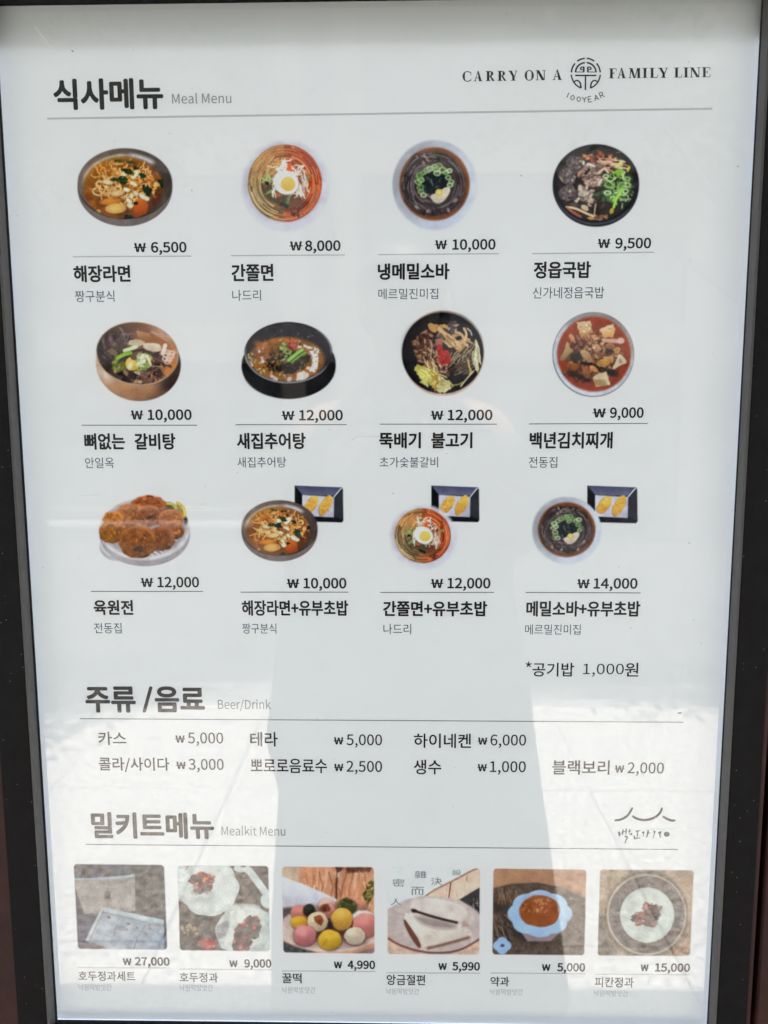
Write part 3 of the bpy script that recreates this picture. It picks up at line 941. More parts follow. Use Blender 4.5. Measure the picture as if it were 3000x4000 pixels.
def paint_soup(A, ox, oy, s, sy):
    A.to(ox, oy, s, sy)
    A.layer('bowl')
    A.e(818, 812, 702, 668, (30, 32, 36), rot=0, soft=2)
    A.e(822, 762, 698, 626, (44, 44, 46), soft=2)
    A.ring(820, 790, 690, 640, 26, (92, 98, 106), 15, 170, soft=3, alpha=.8)
    A.ring(820, 775, 660, 612, 14, (26, 26, 28), 0, 180, soft=3)
    A.layer('broth')
    A.e(815, 790, 612, 560, (58, 52, 48), soft=6, nz=.2)
    A.clip_e(815, 780, 632, 600)
    A.blobs(820, 1080, 380, 200, 30, 30, 80, [(70, 62, 56), (48, 44, 42), (92, 78, 68)], alpha=.8)
    A.layer('meat')
    A.blobs(860, 380, 280, 90, 34, 26, 66, [(170, 100, 66), (190, 130, 90), (150, 74, 50), (200, 160, 130), (110, 64, 48)], asp=.5, dark=(60, 40, 34))
    A.noodles(980, 440, 260, 90, 24, 180, 22, [(200, 156, 126), (176, 112, 84), (214, 180, 150)], mode=15)
    A.blobs(760, 640, 250, 170, 60, 30, 74, [(186, 162, 146), (164, 136, 122), (204, 186, 172), (140, 112, 100), (176, 146, 136)], asp=.5, dark=(84, 66, 60))
    A.blobs(620, 960, 180, 130, 26, 36, 80, [(186, 172, 152), (160, 144, 124), (204, 192, 172)], asp=.5, dark=(70, 60, 52))
    A.st([(520, 660), (600, 530), (690, 460), (800, 500)], 48, (166, 132, 104), hi=.2)
    A.st([(690, 460), (780, 490)], 44, (214, 208, 206), hi=.1)
    A.p([(620, 620), (700, 530), (740, 530), (660, 640)], (50, 38, 36))
    A.st([(870, 600), (960, 520), (1020, 600)], 40, (204, 176, 150), hi=.2)
    A.blobs(740, 1090, 160, 110, 18, 20, 50, [(120, 98, 88), (170, 144, 130), (70, 58, 54)], asp=.4)
    A.layer('black_pudding')
    for x, y, rx, ry in ((480, 440, 145, 118), (360, 660, 150, 140), (370, 930, 150, 135)):
        A.e(x + 8, y + 14, rx * 1.06, ry * 1.06, (36, 32, 34), soft=4, alpha=.8)
        A.e(x, y, rx, ry, (104, 92, 92), wob=.12, dome=.3, nz=.22)
        A.blobs(x, y, rx * .85, ry * .85, 34, 8, 22, [(140, 128, 128), (78, 66, 68), (168, 156, 156), (60, 50, 52)], asp=.7, alpha=.85)
    A.e(575, 415, 22, 16, (200, 196, 90)); A.e(400, 900, 20, 20, (206, 196, 116)); A.e(620, 440, 20, 40, (210, 208, 206))
    A.e(440, 720, 16, 30, (190, 184, 150)); A.e(260, 700, 14, 50, (180, 172, 140), rot=-30)
    A.layer('spring_onion')
    A.blobs(1170, 830, 230, 260, 40, 30, 70, [(96, 140, 66), (124, 168, 80), (60, 90, 56), (150, 186, 110), (44, 66, 50)], asp=.5)
    A.blobs(1000, 960, 200, 90, 22, 30, 60, [(50, 84, 60), (40, 60, 54), (70, 104, 70)], asp=.5)
    for x, y, r in ((1040, 790, 86), (1110, 650, 80), (1250, 790, 60), (1200, 900, 60), (1010, 930, 60), (1330, 800, 60), (1300, 900, 55), (1240, 600, 55), (980, 660, 50), (1330, 700, 46), (1060, 1030, 46)):
        r *= .78
        A.e(x, y, r * .8, r * .55, (56, 66, 48), alpha=.8)
        A.ring(x, y, r, r * .72, 22, A.pick([(168, 202, 140), (140, 190, 100), (186, 212, 164)]), soft=1.6)
    A.noodles(1190, 860, 230, 230, 46, 120, 20, [(150, 190, 104), (110, 150, 74), (180, 206, 140), (74, 104, 60)])
    A.st([(1110, 1160), (1130, 1060), (1200, 930), (1240, 860)], 46, (140, 190, 76), hi=.2)
    A.st([(1150, 500), (1240, 430)], 60, (186, 192, 120), hi=.15)
    A.p([(1310, 540), (1380, 470), (1385, 520), (1330, 600)], (188, 186, 66))
    A.e(1075, 1220, 34, 50, (186, 160, 66), rot=20); A.e(1200, 590, 70, 50, (130, 182, 60), wob=.2)
    A.st([(1220, 1040), (1380, 1030)], 30, (150, 170, 140)); A.st([(1240, 1180), (1250, 1100)], 16, (190, 196, 180))
    A.layer('meat')
    A.st([(340, 1160), (480, 1170), (640, 1250), (790, 1310)], 40, (206, 176, 140), hi=.2)
    A.st([(350, 1190), (460, 1250), (560, 1320)], 66, (150, 84, 60), hi=.15)
    A.blobs(880, 1340, 170, 50, 20, 20, 50, [(130, 92, 74), (160, 110, 80), (100, 74, 62), (190, 140, 70)], asp=.5)
    A.st([(815, 1110), (790, 1290)], 24, (196, 176, 156))
    A.e(640, 1170, 70, 40, (196, 176, 146), rot=35); A.e(740, 1340, 60, 22, (200, 150, 60), rot=10)
    A.unclip()
    A.st([(1150, 275), (1240, 262)], 14, (170, 160, 150), alpha=.7)


def paint_galbi(A, ox, oy, s, sy):
    A.to(ox, oy, s, sy)
    A.layer('bowl')
    A.e(832, 830, 728, 640, (204, 168, 132), col2=(70, 56, 50), ang=15, rot=8, soft=2)
    A.clip_e(832, 830, 728, 640, 8)
    A.e(760, 1240, 420, 200, (192, 144, 102), soft=22, alpha=.75)
    A.e(260, 1000, 110, 60, (232, 218, 210), rot=50, soft=18, alpha=.9)
    A.e(1380, 1180, 150, 110, (66, 54, 50), rot=-45, soft=18, alpha=.85)
    A.e(900, 1370, 420, 60, (150, 104, 76), soft=18, alpha=.6)
    A.unclip()
    A.e(815, 660, 708, 538, (182, 164, 136), rot=8, soft=1.6)
    A.e(815, 656, 690, 522, (58, 54, 54), col2=(176, 120, 86), ang=-12, rot=8, soft=2)
    A.clip_e(815, 656, 690, 522, 8)
    A.e(1290, 330, 230, 100, (190, 156, 134), rot=42, soft=14, alpha=.85)
    A.st([(1060, 290), (1250, 390), (1400, 520), (1480, 640)], 26, (226, 206, 184), soft=4, alpha=.7)
    A.layer('broth')
    A.e(1150, 480, 330, 110, (164, 104, 66), rot=18, soft=10)
    A.e(1390, 930, 110, 160, (196, 128, 72), rot=30, soft=8)
    A.layer('meat')
    A.blobs(430, 520, 300, 200, 40, 40, 95, [(74, 66, 66), (94, 78, 74), (58, 54, 56), (110, 88, 82)], asp=.5, soft=3)
    A.blobs(480, 860, 320, 230, 50, 40, 95, [(70, 60, 58), (52, 48, 50), (98, 78, 72), (84, 70, 62)], asp=.5, soft=3)
    A.blobs(900, 1000, 380, 170, 50, 40, 90, [(66, 58, 56), (88, 66, 60), (120, 92, 84), (48, 44, 46)], asp=.5)
    A.blobs(1080, 800, 260, 160, 34, 40, 90, [(80, 66, 60), (56, 50, 50), (100, 80, 70)], asp=.5)
    A.st([(660, 640), (840, 600), (960, 590), (1100, 690)], 40, (60, 48, 48), hi=.3)
    A.st([(1060, 720), (1220, 790), (1380, 880)], 44, (92, 66, 58), hi=.3)
    A.st([(880, 870), (1250, 880)], 20, (150, 138, 108))
    A.p([(800, 270), (1040, 320), (1010, 450), (830, 400)], (186, 146, 104), col2=(150, 100, 66))
    A.noodles(620, 320, 80, 50, 6, 120, 16, [(130, 124, 122)])
    A.layer('vegetables')
    A.e(800, 480, 140, 60, (196, 178, 152), wob=.2)
    A.st([(600, 610), (720, 570), (800, 540)], 70, (196, 206, 164), hi=.1)
    A.p([(910, 480), (1180, 480), (1225, 560), (1225, 620), (1090, 635), (920, 580)], (224, 214, 196), sm=1, col2=(196, 176, 142))
    A.st([(1290, 520), (1250, 660)], 70, (224, 208, 192), hi=.15)
    for x, y in ((1330, 640), (1400, 650), (1290, 750), (1350, 760), (1330, 800), (1390, 700), (1300, 680)):
        A.ring(x, y, 44, 34, 24, (214, 186, 172), soft=2)
    A.e(400, 640, 100, 50, (130, 108, 82), rot=30, wob=.3)
    A.blobs(480, 860, 120, 110, 20, 36, 70, [(140, 154, 74), (110, 122, 62), (160, 140, 92)], asp=.6)
    A.st([(470, 740), (570, 680), (700, 650)], 70, (130, 172, 58), hi=.15)
    A.p([(600, 790), (700, 700), (720, 780), (880, 770), (850, 900), (760, 960), (640, 930)], (224, 196, 96), sm=1, col2=(214, 176, 60))
    A.e(690, 870, 40, 70, (236, 226, 190), rot=20, soft=4)
    A.blobs(920, 790, 110, 130, 26, 30, 60, [(190, 204, 150), (150, 170, 90), (214, 220, 184), (120, 140, 70)], asp=.6)
    A.st([(960, 700), (1010, 760), (1040, 850)], 44, (206, 184, 158), hi=.15)
    A.p([(750, 970), (850, 940), (850, 1020), (800, 1010)], (216, 206, 176))
    A.blobs(880, 960, 80, 70, 10, 20, 44, [(130, 140, 84), (170, 160, 110)])
    A.e(610, 980, 34, 60, (150, 120, 92), rot=-30)
    A.blobs(820, 1150, 100, 30, 8, 20, 44, [(206, 186, 140), (150, 120, 90)])
    A.blobs(1150, 1060, 120, 60, 14, 20, 40, [(176, 124, 96), (90, 66, 58)])
    A.unclip()


def paint_chueo(A, ox, oy, s, sy):
    A.to(ox, oy, s, sy)
    A.layer('bowl')
    A.e(820, 800, 728, 500, (24, 24, 26), soft=1.6, nz=.2)
    A.p([(170, 560), (104, 660), (92, 760), (100, 860), (1540, 860), (1549, 760), (1540, 650), (1480, 540)], (24, 24, 26), soft=2, sm=1)
    A.ring(640, 880, 500, 320, 14, (110, 110, 112), 100, 165, soft=3, alpha=.6)
    A.ring(760, 860, 640, 420, 10, (80, 80, 82), 105, 170, soft=3, alpha=.6)
    A.e(815, 585, 678, 478, (22, 22, 24), soft=1.6)
    A.ring(815, 580, 662, 466, 26, (150, 152, 158), 8, 205, soft=2.4)
    A.ring(815, 580, 662, 466, 20, (120, 124, 132), 300, 372, soft=2.4)
    A.e(815, 575, 640, 448, (58, 58, 62), col2=(44, 44, 46), soft=2, nz=.12)
    A.clip_e(815, 580, 640, 450)
    A.blobs(800, 290, 520, 90, 30, 8, 24, [(120, 112, 104), (84, 80, 78)], alpha=.6)
    A.layer('broth')
    A.e(790, 690, 590, 345, (142, 98, 54), soft=5, nz=.16, ns=5, cs=(10, 4, 0))
    A.blobs(400, 560, 160, 120, 16, 40, 90, [(170, 104, 58), (150, 92, 52)], alpha=.7, soft=4)
    A.st([(560, 400), (760, 370), (960, 400)], 60, (176, 100, 56), soft=5, alpha=.8)
    A.st([(740, 400), (860, 390), (960, 420)], 40, (206, 116, 52), soft=4, alpha=.8)
    A.st([(1060, 780), (1110, 900), (1250, 900)], 50, (176, 104, 56), soft=4, alpha=.8)
    A.layer('toppings')
    for pts in ([(900, 450), (1020, 470), (1010, 520), (930, 510)], [(1030, 430), (1110, 480), (1290, 520), (1290, 600), (1180, 540), (1060, 500)],
                [(1100, 560), (1240, 560), (1290, 690), (1260, 880), (1120, 880), (1090, 800), (1200, 780), (1160, 640)],
                [(520, 880), (600, 940), (660, 1000), (640, 1030), (560, 990)], [(960, 880), (1080, 860), (1150, 940), (1060, 1010), (920, 1020), (940, 950)],
                [(800, 960), (880, 950), (870, 1030), (800, 1030)], [(730, 930), (780, 920), (780, 980)], [(385, 640), (420, 640), (430, 700), (460, 720), (430, 750), (360, 740), (400, 700)],
                [(345, 520), (380, 520), (380, 600), (350, 600)], [(670, 380), (740, 370), (700, 420)]):
        A.p(pts, A.pick([(214, 204, 196), (200, 188, 180), (222, 214, 206)]), sm=1, wob=14, soft=1.6, nz=.12)
    A.blobs(250, 680, 80, 110, 40, 12, 26, [(196, 176, 130), (150, 124, 84), (216, 200, 164), (110, 84, 54)], asp=.6)
    A.blobs(700, 640, 480, 300, 90, 8, 22, [(206, 188, 156), (96, 66, 40), (176, 130, 84), (70, 50, 38)], asp=.5, alpha=.85)
    A.blobs(1200, 700, 140, 200, 30, 10, 28, [(130, 84, 50), (100, 70, 46)], asp=.4, alpha=.9)
    A.blobs(440, 880, 140, 60, 16, 10, 24, [(206, 188, 140), (170, 130, 80)], asp=.5)
    A.layer('perilla_powder')
    A.blobs(800, 740, 300, 150, 90, 20, 54, [(46, 42, 40), (64, 56, 46), (34, 32, 34), (86, 74, 54), (104, 84, 56)], asp=.6)
    A.blobs(620, 800, 120, 90, 24, 14, 36, [(120, 100, 64), (90, 76, 52), (60, 52, 42)])
    A.blobs(820, 830, 140, 70, 26, 20, 44, [(40, 38, 42), (58, 56, 60), (30, 28, 32)], asp=.4)
    A.blobs(1060, 680, 120, 70, 20, 14, 40, [(50, 46, 42), (80, 76, 60)], asp=.5)
    A.blobs(620, 590, 120, 40, 14, 14, 40, [(110, 84, 56), (60, 50, 44)], asp=.5)
    A.layer('spring_onion')
    A.st([(820, 700), (930, 610), (1030, 540)], 60, (126, 168, 82), hi=.15)
    A.st([(870, 730), (980, 640), (1090, 580)], 34, (104, 146, 66), hi=.15)
    A.st([(850, 720), (960, 630), (1050, 560)], 8, (54, 72, 40))
    A.blobs(740, 490, 50, 60, 14, 16, 34, [(124, 162, 84), (90, 130, 62), (150, 184, 110)])
    A.ring(805, 565, 44, 38, 24, (124, 168, 84)); A.e(740, 690, 40, 14, (140, 170, 104), rot=-30); A.e(780, 640, 26, 20, (130, 160, 96))
    A.layer('chilli')
    A.blobs(870, 480, 80, 50, 16, 16, 36, [(190, 74, 68), (156, 54, 54), (210, 110, 100), (120, 60, 60)])
    A.unclip()


def paint_bulgogi(A, ox, oy, s, sy):
    A.to(ox, oy, s, sy)
    A.layer('bowl')
    A.e(830, 875, 742, 768, (168, 136, 118), soft=2.4, col2=(196, 166, 150))
    A.ring(830, 870, 738, 764, 24, (150, 146, 140), 285, 350, soft=4)
    A.e(825, 870, 734, 730, (28, 28, 30), soft=2, nz=.15)
    A.e(825, 850, 690, 680, (52, 52, 54), soft=16, alpha=.8, nz=.2)
    A.e(400, 800, 260, 400, (40, 42, 44), soft=20, alpha=.8)
    A.clip_e(825, 870, 725, 722)
    A.layer('meat')
    P1 = [(150, 116, 94), (122, 90, 72), (176, 146, 116), (92, 68, 56), (190, 164, 134)]
    A.blobs(500, 740, 190, 250, 60, 34, 80, [(140, 100, 80), (116, 80, 64), (166, 124, 98), (84, 60, 50)], asp=.45, dark=(40, 30, 28))
    A.blobs(640, 980, 260, 140, 50, 30, 70, [(150, 110, 84), (120, 82, 62), (176, 140, 106)], asp=.4, dark=(40, 30, 28))
    A.blobs(860, 1180, 120, 110, 30, 30, 64, [(140, 100, 84), (170, 132, 110), (100, 70, 58)], asp=.45, dark=(36, 28, 26))
    A.blobs(1150, 980, 230, 260, 90, 24, 60, [(104, 88, 74), (78, 66, 58), (134, 116, 92), (56, 48, 44)], asp=.35, dark=(32, 28, 28))
    A.noodles(1160, 1000, 230, 240, 46, 190, 16, [(150, 132, 96), (176, 160, 120), (96, 82, 66)], mode=-60)
    A.noodles(1170, 1180, 220, 110, 26, 220, 22, [(96, 84, 72), (70, 62, 56)], mode=-25)
    A.layer('mushrooms')
    A.p([(560, 330), (700, 360), (920, 350), (930, 440), (830, 420), (740, 420), (700, 530), (620, 470), (570, 420)], (186, 140, 84), sm=1, wob=12, col2=(200, 164, 104), ang=0)
    A.st([(760, 430), (860, 540), (980, 600), (1090, 680), (1140, 790)], 110, (176, 140, 96), hi=.3)
    A.noodles(1000, 620, 200, 110, 26, 200, 30, [(186, 152, 108), (150, 116, 80), (204, 178, 134)], mode=35)
    A.blobs(1010, 400, 80, 100, 20, 30, 60, [(126, 108, 100), (160, 144, 136), (96, 82, 78)], asp=.5, dark=(44, 38, 38))
    A.st([(1060, 500), (1170, 520), (1210, 640), (1220, 720)], 56, (170, 142, 106), hi=.25)
    A.st([(1210, 430), (1260, 520), (1230, 640)], 50, (186, 158, 116), hi=.25)
    A.e(1110, 600, 60, 40, (34, 32, 34), wob=.3)
    A.blobs(780, 560, 60, 40, 10, 26, 44, [(130, 106, 88), (104, 80, 66)])
    A.p([(680, 620), (820, 610), (820, 740), (700, 720)], (160, 112, 92), wob=8)
    A.noodles(1420, 820, 60, 190, 24, 260, 20, [(184, 180, 140), (150, 150, 116), (204, 200, 166)], mode=85)
    A.st([(1270, 430), (1330, 480), (1350, 550)], 22, (206, 206, 194))
    A.st([(1290, 1000), (1300, 1120), (1340, 1200), (1310, 1260)], 34, (176, 150, 96), hi=.2)
    A.st([(1150, 1470), (1260, 1330), (1380, 1200)], 26, (196, 184, 140), hi=.2)
    A.st([(1000, 1450), (1110, 1440), (1180, 1400)], 26, (150, 146, 70))
    A.st([(600, 640), (640, 720), (620, 860), (610, 960)], 16, (214, 200, 164))
    A.st([(480, 950), (540, 1080), (590, 1190)], 18, (214, 196, 150))
    A.noodles(620, 1050, 130, 90, 16, 150, 15, [(214, 190, 140), (190, 150, 100)], mode=70)
    A.layer('chilli')
    A.p([(700, 740), (760, 700), (830, 740), (850, 830), (940, 810), (950, 900), (990, 960), (960, 1060), (860, 1080), (750, 1060), (740, 900)], (178, 48, 44), sm=1, wob=12)
    A.blobs(850, 920, 110, 120, 26, 14, 34, [(200, 66, 58), (130, 34, 34), (178, 52, 48)], asp=.5)
    A.st([(790, 790), (750, 890)], 12, (80, 26, 28))
    A.layer('cabbage')
    A.p([(320, 1080), (470, 1090), (620, 1180), (760, 1280), (960, 1400), (960, 1500), (880, 1590), (760, 1590), (640, 1480), (560, 1400), (430, 1440), (430, 1300), (340, 1230)], (176, 168, 84), sm=1, wob=20, col2=(204, 200, 140), ang=40, nz=.15)
    A.noodles(540, 1240, 170, 90, 30, 220, 18, [(196, 186, 90), (150, 144, 60), (214, 206, 130)], mode=35)
    A.blobs(700, 1400, 190, 120, 36, 24, 56, [(200, 192, 110), (176, 160, 74), (216, 212, 160), (160, 120, 60)], asp=.5)
    A.p([(440, 1330), (530, 1290), (560, 1440), (500, 1470)], (186, 200, 110), sm=1)
    A.blobs(880, 1470, 90, 70, 14, 20, 50, [(214, 210, 170), (196, 186, 130)])
    A.st([(930, 1370), (980, 1420), (1010, 1470)], 26, (196, 188, 110))
    A.unclip()


def paint_kimchi(A, ox, oy, s, sy):
    A.to(ox, oy, s, sy)
    A.layer('bowl')
    A.e(840, 874, 716, 742, (70, 74, 78), soft=2)
    A.e(845, 868, 708, 734, (196, 208, 226), soft=2, col2=(170, 170, 172), ang=-50)
    A.clip_e(845, 868, 708, 734)
    A.e(900, 300, 420, 150, (122, 112, 106), soft=26, alpha=.85)
    A.e(1400, 560, 110, 280, (140, 134, 130), rot=-25, soft=20, alpha=.8)
    A.unclip()
    A.layer('broth')
    A.e(852, 868, 646, 656, (150, 66, 46), soft=3, nz=.08)
    A.ring(852, 868, 636, 646, 18, (182, 100, 66), 0, 360, soft=4, alpha=.6)
    A.clip_e(852, 868, 646, 656)
    A.e(860, 900, 470, 430, (104, 62, 46), soft=40, alpha=.7)
    A.layer('kimchi')
    A.blobs(850, 880, 520, 440, 120, 30, 80, [(150, 84, 56), (168, 104, 66), (116, 60, 44)], asp=.5, alpha=.75)
    A.blobs(830, 880, 450, 360, 130, 36, 96, [(176, 124, 84), (150, 96, 62), (120, 76, 54), (190, 146, 102), (84, 58, 48), (200, 160, 112)], asp=.5, dark=(58, 42, 38))
    A.blobs(600, 1180, 230, 120, 30, 44, 90, [(150, 90, 58), (110, 70, 52), (60, 48, 44), (170, 104, 64)], asp=.5, dark=(50, 40, 38))
    A.blobs(560, 680, 120, 100, 14, 40, 80, [(130, 80, 70), (110, 66, 58), (150, 96, 80)], asp=.6, dark=(60, 40, 36))
    A.blobs(760, 600, 150, 70, 14, 40, 80, [(170, 120, 84), (190, 140, 104)], asp=.5, dark=(90, 56, 44))
    A.e(530, 920, 130, 80, (54, 46, 44), soft=6, wob=.3)
    A.e(1110, 820, 90, 60, (62, 52, 48), soft=5, wob=.3)
    A.st([(640, 1020), (860, 1050), (940, 1150)], 60, (50, 44, 44), soft=4)
    A.st([(400, 1180), (560, 1240), (760, 1330)], 60, (52, 46, 46), soft=5)
    A.e(1160, 1190, 110, 60, (54, 50, 50), rot=20, soft=5)
    for pts, c in (([(590, 800), (720, 790), (800, 900), (820, 1000), (660, 950)], (206, 166, 116)), ([(410, 520), (470, 510), (540, 640), (520, 700), (430, 620)], (200, 150, 96)),
                   ([(380, 1030), (540, 1010), (600, 1130), (430, 1160)], (160, 98, 60)), ([(760, 1070), (850, 1060), (940, 1150), (900, 1200), (800, 1150)], (216, 150, 90)),
                   ([(930, 960), (1080, 950), (1140, 1030), (1050, 1090), (920, 1070)], (216, 160, 84)), ([(640, 1090), (730, 1100), (780, 1230), (720, 1300), (650, 1220)], (150, 100, 70)),
                   ([(1020, 700), (1160, 680), (1240, 740), (1180, 770), (1040, 760)], (170, 112, 80)), ([(1180, 760), (1310, 740), (1310, 830), (1220, 890)], (196, 150, 90)),
                   ([(1060, 900), (1180, 930), (1160, 1010), (1080, 990)], (206, 156, 90)), ([(860, 690), (920, 690), (1000, 780), (930, 830), (860, 760)], (206, 160, 116)),
                   ([(910, 830), (1040, 840), (1080, 900), (970, 930)], (140, 84, 66))):
        A.p(pts, c, sm=1, wob=8, col2=tuple(v * .78 for v in c), nz=.12)
    A.st([(1020, 620), (1200, 640), (1340, 640)], 84, (176, 136, 116), hi=.2)
    A.e(1320, 630, 60, 54, (206, 184, 170), soft=3)
    A.blobs(840, 760, 90, 60, 12, 18, 34, [(214, 176, 140), (190, 140, 104)])
    A.layer('tofu')
    A.p([(540, 300), (780, 290), (840, 490), (620, 560)], (220, 208, 176), wob=14, col2=(190, 140, 84), ang=75)
    A.p([(940, 430), (1190, 335), (1230, 450), (1180, 560), (1020, 580)], (220, 200, 160), wob=10, col2=(214, 150, 80), ang=70)
    A.blobs(700, 400, 90, 80, 12, 12, 26, [(190, 160, 110), (236, 226, 204)])
    A.blobs(1110, 430, 90, 50, 8, 12, 26, [(190, 140, 90), (236, 220, 190)])
    A.p([(380, 610), (410, 720), (470, 800), (400, 900), (300, 1000), (240, 950), (330, 830)], (200, 176, 120), sm=1, col2=(140, 110, 76), ang=60)
    A.p([(1280, 860), (1340, 880), (1450, 1020), (1330, 1050), (1200, 1140), (1170, 1110), (1250, 970)], (200, 190, 160), sm=1)
    A.p([(1310, 930), (1370, 1010), (1300, 1040), (1280, 990)], (146, 136, 112), sm=1, soft=3)
    A.p([(880, 1230), (1070, 1170), (1140, 1400), (890, 1440), (830, 1290)], (206, 190, 152), wob=8)
    A.p([(850, 1310), (1050, 1310), (1090, 1410), (890, 1435)], (168, 142, 98), soft=2.5)
    A.unclip()


def paint_patties(A, ox, oy, s, sy):
    A.to(ox, oy, s, sy)
    A.layer('dish')
    A.e(330, 960, 225, 165, (178, 178, 182), rot=28, soft=2)
    A.e(320, 930, 205, 130, (206, 210, 216), rot=28, soft=2)
    A.e(832, 720, 716, 502, (172, 168, 172), soft=2, col2=(158, 154, 160), ang=60)
    A.e(825, 640, 715, 490, (196, 196, 200), soft=2)
    A.ring(825, 640, 700, 452, 16, (214, 216, 220), 20, 170, soft=2)
    A.e(815, 620, 660, 440, (150, 144, 148), soft=5, col2=(176, 174, 180), ang=200)
    A.clip_e(815, 625, 668, 445)
    for k in range(10):
        A.st([(900 + k * 52, 1010 - k * 34), (1010 + k * 46, 1070 - k * 38)], 24, (208, 208, 214))
        A.st([(925 + k * 52, 1000 - k * 34), (1035 + k * 46, 1060 - k * 38)], 12, (120, 116, 124))
    A.unclip()
    A.layer('lemon')
    A.e(1210, 300, 130, 90, (86, 84, 52), rot=30, wob=.15)
    A.st([(1190, 230), (1260, 230), (1330, 290), (1350, 360)], 50, (196, 184, 90), hi=.1)
    A.p([(1330, 210), (1420, 240), (1480, 340), (1480, 450), (1420, 540), (1340, 360)], (150, 140, 70), sm=1)
    A.st([(1350, 220), (1450, 290), (1475, 400), (1430, 520)], 48, (206, 184, 84), hi=.1)
    A.e(1480, 500, 30, 60, (50, 46, 40), soft=3)
    A.layer('patty')
    for x, y, rx, ry, c in ((890, 260, 240, 150, (158, 92, 54)), (620, 390, 230, 140, (160, 104, 64)), (330, 480, 150, 110, (176, 112, 54)), (900, 420, 180, 150, (150, 96, 62)),
                            (1240, 480, 190, 140, (164, 108, 72)), (1310, 640, 130, 130, (150, 94, 54)), (290, 690, 160, 150, (150, 98, 46)), (1080, 780, 200, 180, (132, 80, 48)),
                            (560, 640, 180, 110, (150, 96, 56)), (710, 830, 268, 236, (140, 86, 46))):
        A.e(x + 4, y + 16, rx * 1.04, ry * 1.04, (80, 50, 34), wob=.1, soft=3)
        c = tuple(v * 1.13 for v in c)
        rx *= 1.1; ry *= 1.08
        A.e(x, y, rx, ry, c, wob=.12, col2=tuple(v * .78 for v in c), ang=80, nz=.2, ns=3)
        A.ring(x, y, rx * .93, ry * .93, 26, tuple(min(255, v * 1.25) for v in c), 180, 380, soft=4, alpha=.6)
        A.blobs(x, y, rx * .8, ry * .8, int(rx * ry / 1300), 10, 30, [tuple(v * k for v in c) for k in (.62, .8, 1.22, 1.35)], asp=.5, alpha=.75, soft=2)
    A.e(740, 950, 80, 50, (74, 58, 50), wob=.4, soft=3)
    A.e(930, 440, 80, 24, (84, 70, 70), rot=-20, wob=.3, soft=3)
    A.ring(710, 830, 275, 236, 22, (196, 134, 58), 200, 360, soft=6, alpha=.45)
    A.st([(870, 120), (900, 105), (960, 120)], 26, (120, 60, 40))


def paint_tray(A, x0, y0, x1, y1):
    A.to(x0, y0, (x1 - x0) / 710.0, (y1 - y0) / 540.0)
    A.layer('tray')
    A.p([(0, 2), (690, 28), (700, 50), (710, 508), (685, 538), (0, 520)], (36, 37, 42), soft=1.5)
    A.p([(8, 8), (690, 30), (560, 150), (110, 138)], (74, 78, 104), col2=(104, 108, 140), soft=1.5)
    A.p([(0, 8), (110, 138), (110, 430), (0, 500)], (30, 32, 36), soft=1.5)
    A.p([(705, 60), (575, 165), (575, 440), (705, 500)], (56, 58, 64), soft=1.5)
    A.st([(680, 40), (575, 160)], 16, (226, 228, 236))
    A.p([(110, 138), (575, 165), (570, 462), (110, 440)], (206, 208, 222), soft=1.5, col2=(176, 178, 196), ang=40)
    A.layer('tofu_pocket')
    for pts in ([(120, 330), (220, 170), (320, 145), (345, 180), (340, 260), (290, 340), (220, 400), (150, 380)], [(350, 310), (430, 180), (510, 128), (550, 180), (545, 270), (480, 370), (400, 445), (360, 420)]):
        A.p([(x - 8, y + 8) for x, y in pts], (120, 84, 50), sm=1, soft=2, alpha=.7)
        A.p(pts, (232, 186, 84), sm=1, col2=(206, 150, 62), ang=100, nz=.12, ns=3)
    A.blobs(235, 270, 60, 80, 12, 10, 24, [(190, 132, 54), (240, 204, 110)], alpha=.7)
    A.blobs(455, 290, 60, 90, 12, 10, 24, [(196, 138, 56), (240, 204, 110)], alpha=.7)


def square(A, ox, oy, s, q, r=52):
    """clip to the rounded frame of a printed photo, q = its corners in the map's units"""
    A.to(ox, oy, s)
    Y, X = np.mgrid[0:A.ny, 0:A.nx].astype(float)
    P = [(A.cx(x), A.cy(y)) for x, y in q]
    rr = A.cl(r)
    dm = np.full(X.shape, -1e9)
    ds = []
    for (ax, ay), (bx, by) in zip(P, P[1:] + P[:1]):
        L = math.hypot(bx - ax, by - ay)
        ds.append(-((bx - ax) * (Y - ay) - (by - ay) * (X - ax)) / L)
    ds = np.array(ds)
    ax_ = np.maximum(ds[1], ds[3]) + rr
    ay_ = np.maximum(ds[0], ds[2]) + rr
    d = np.hypot(np.maximum(ax_, 0), np.maximum(ay_, 0)) + np.minimum(np.maximum(ax_, ay_), 0) - rr
    A.clipm = np.clip(0.5 - d / 1.2, 0, 1)
    return A.clipm


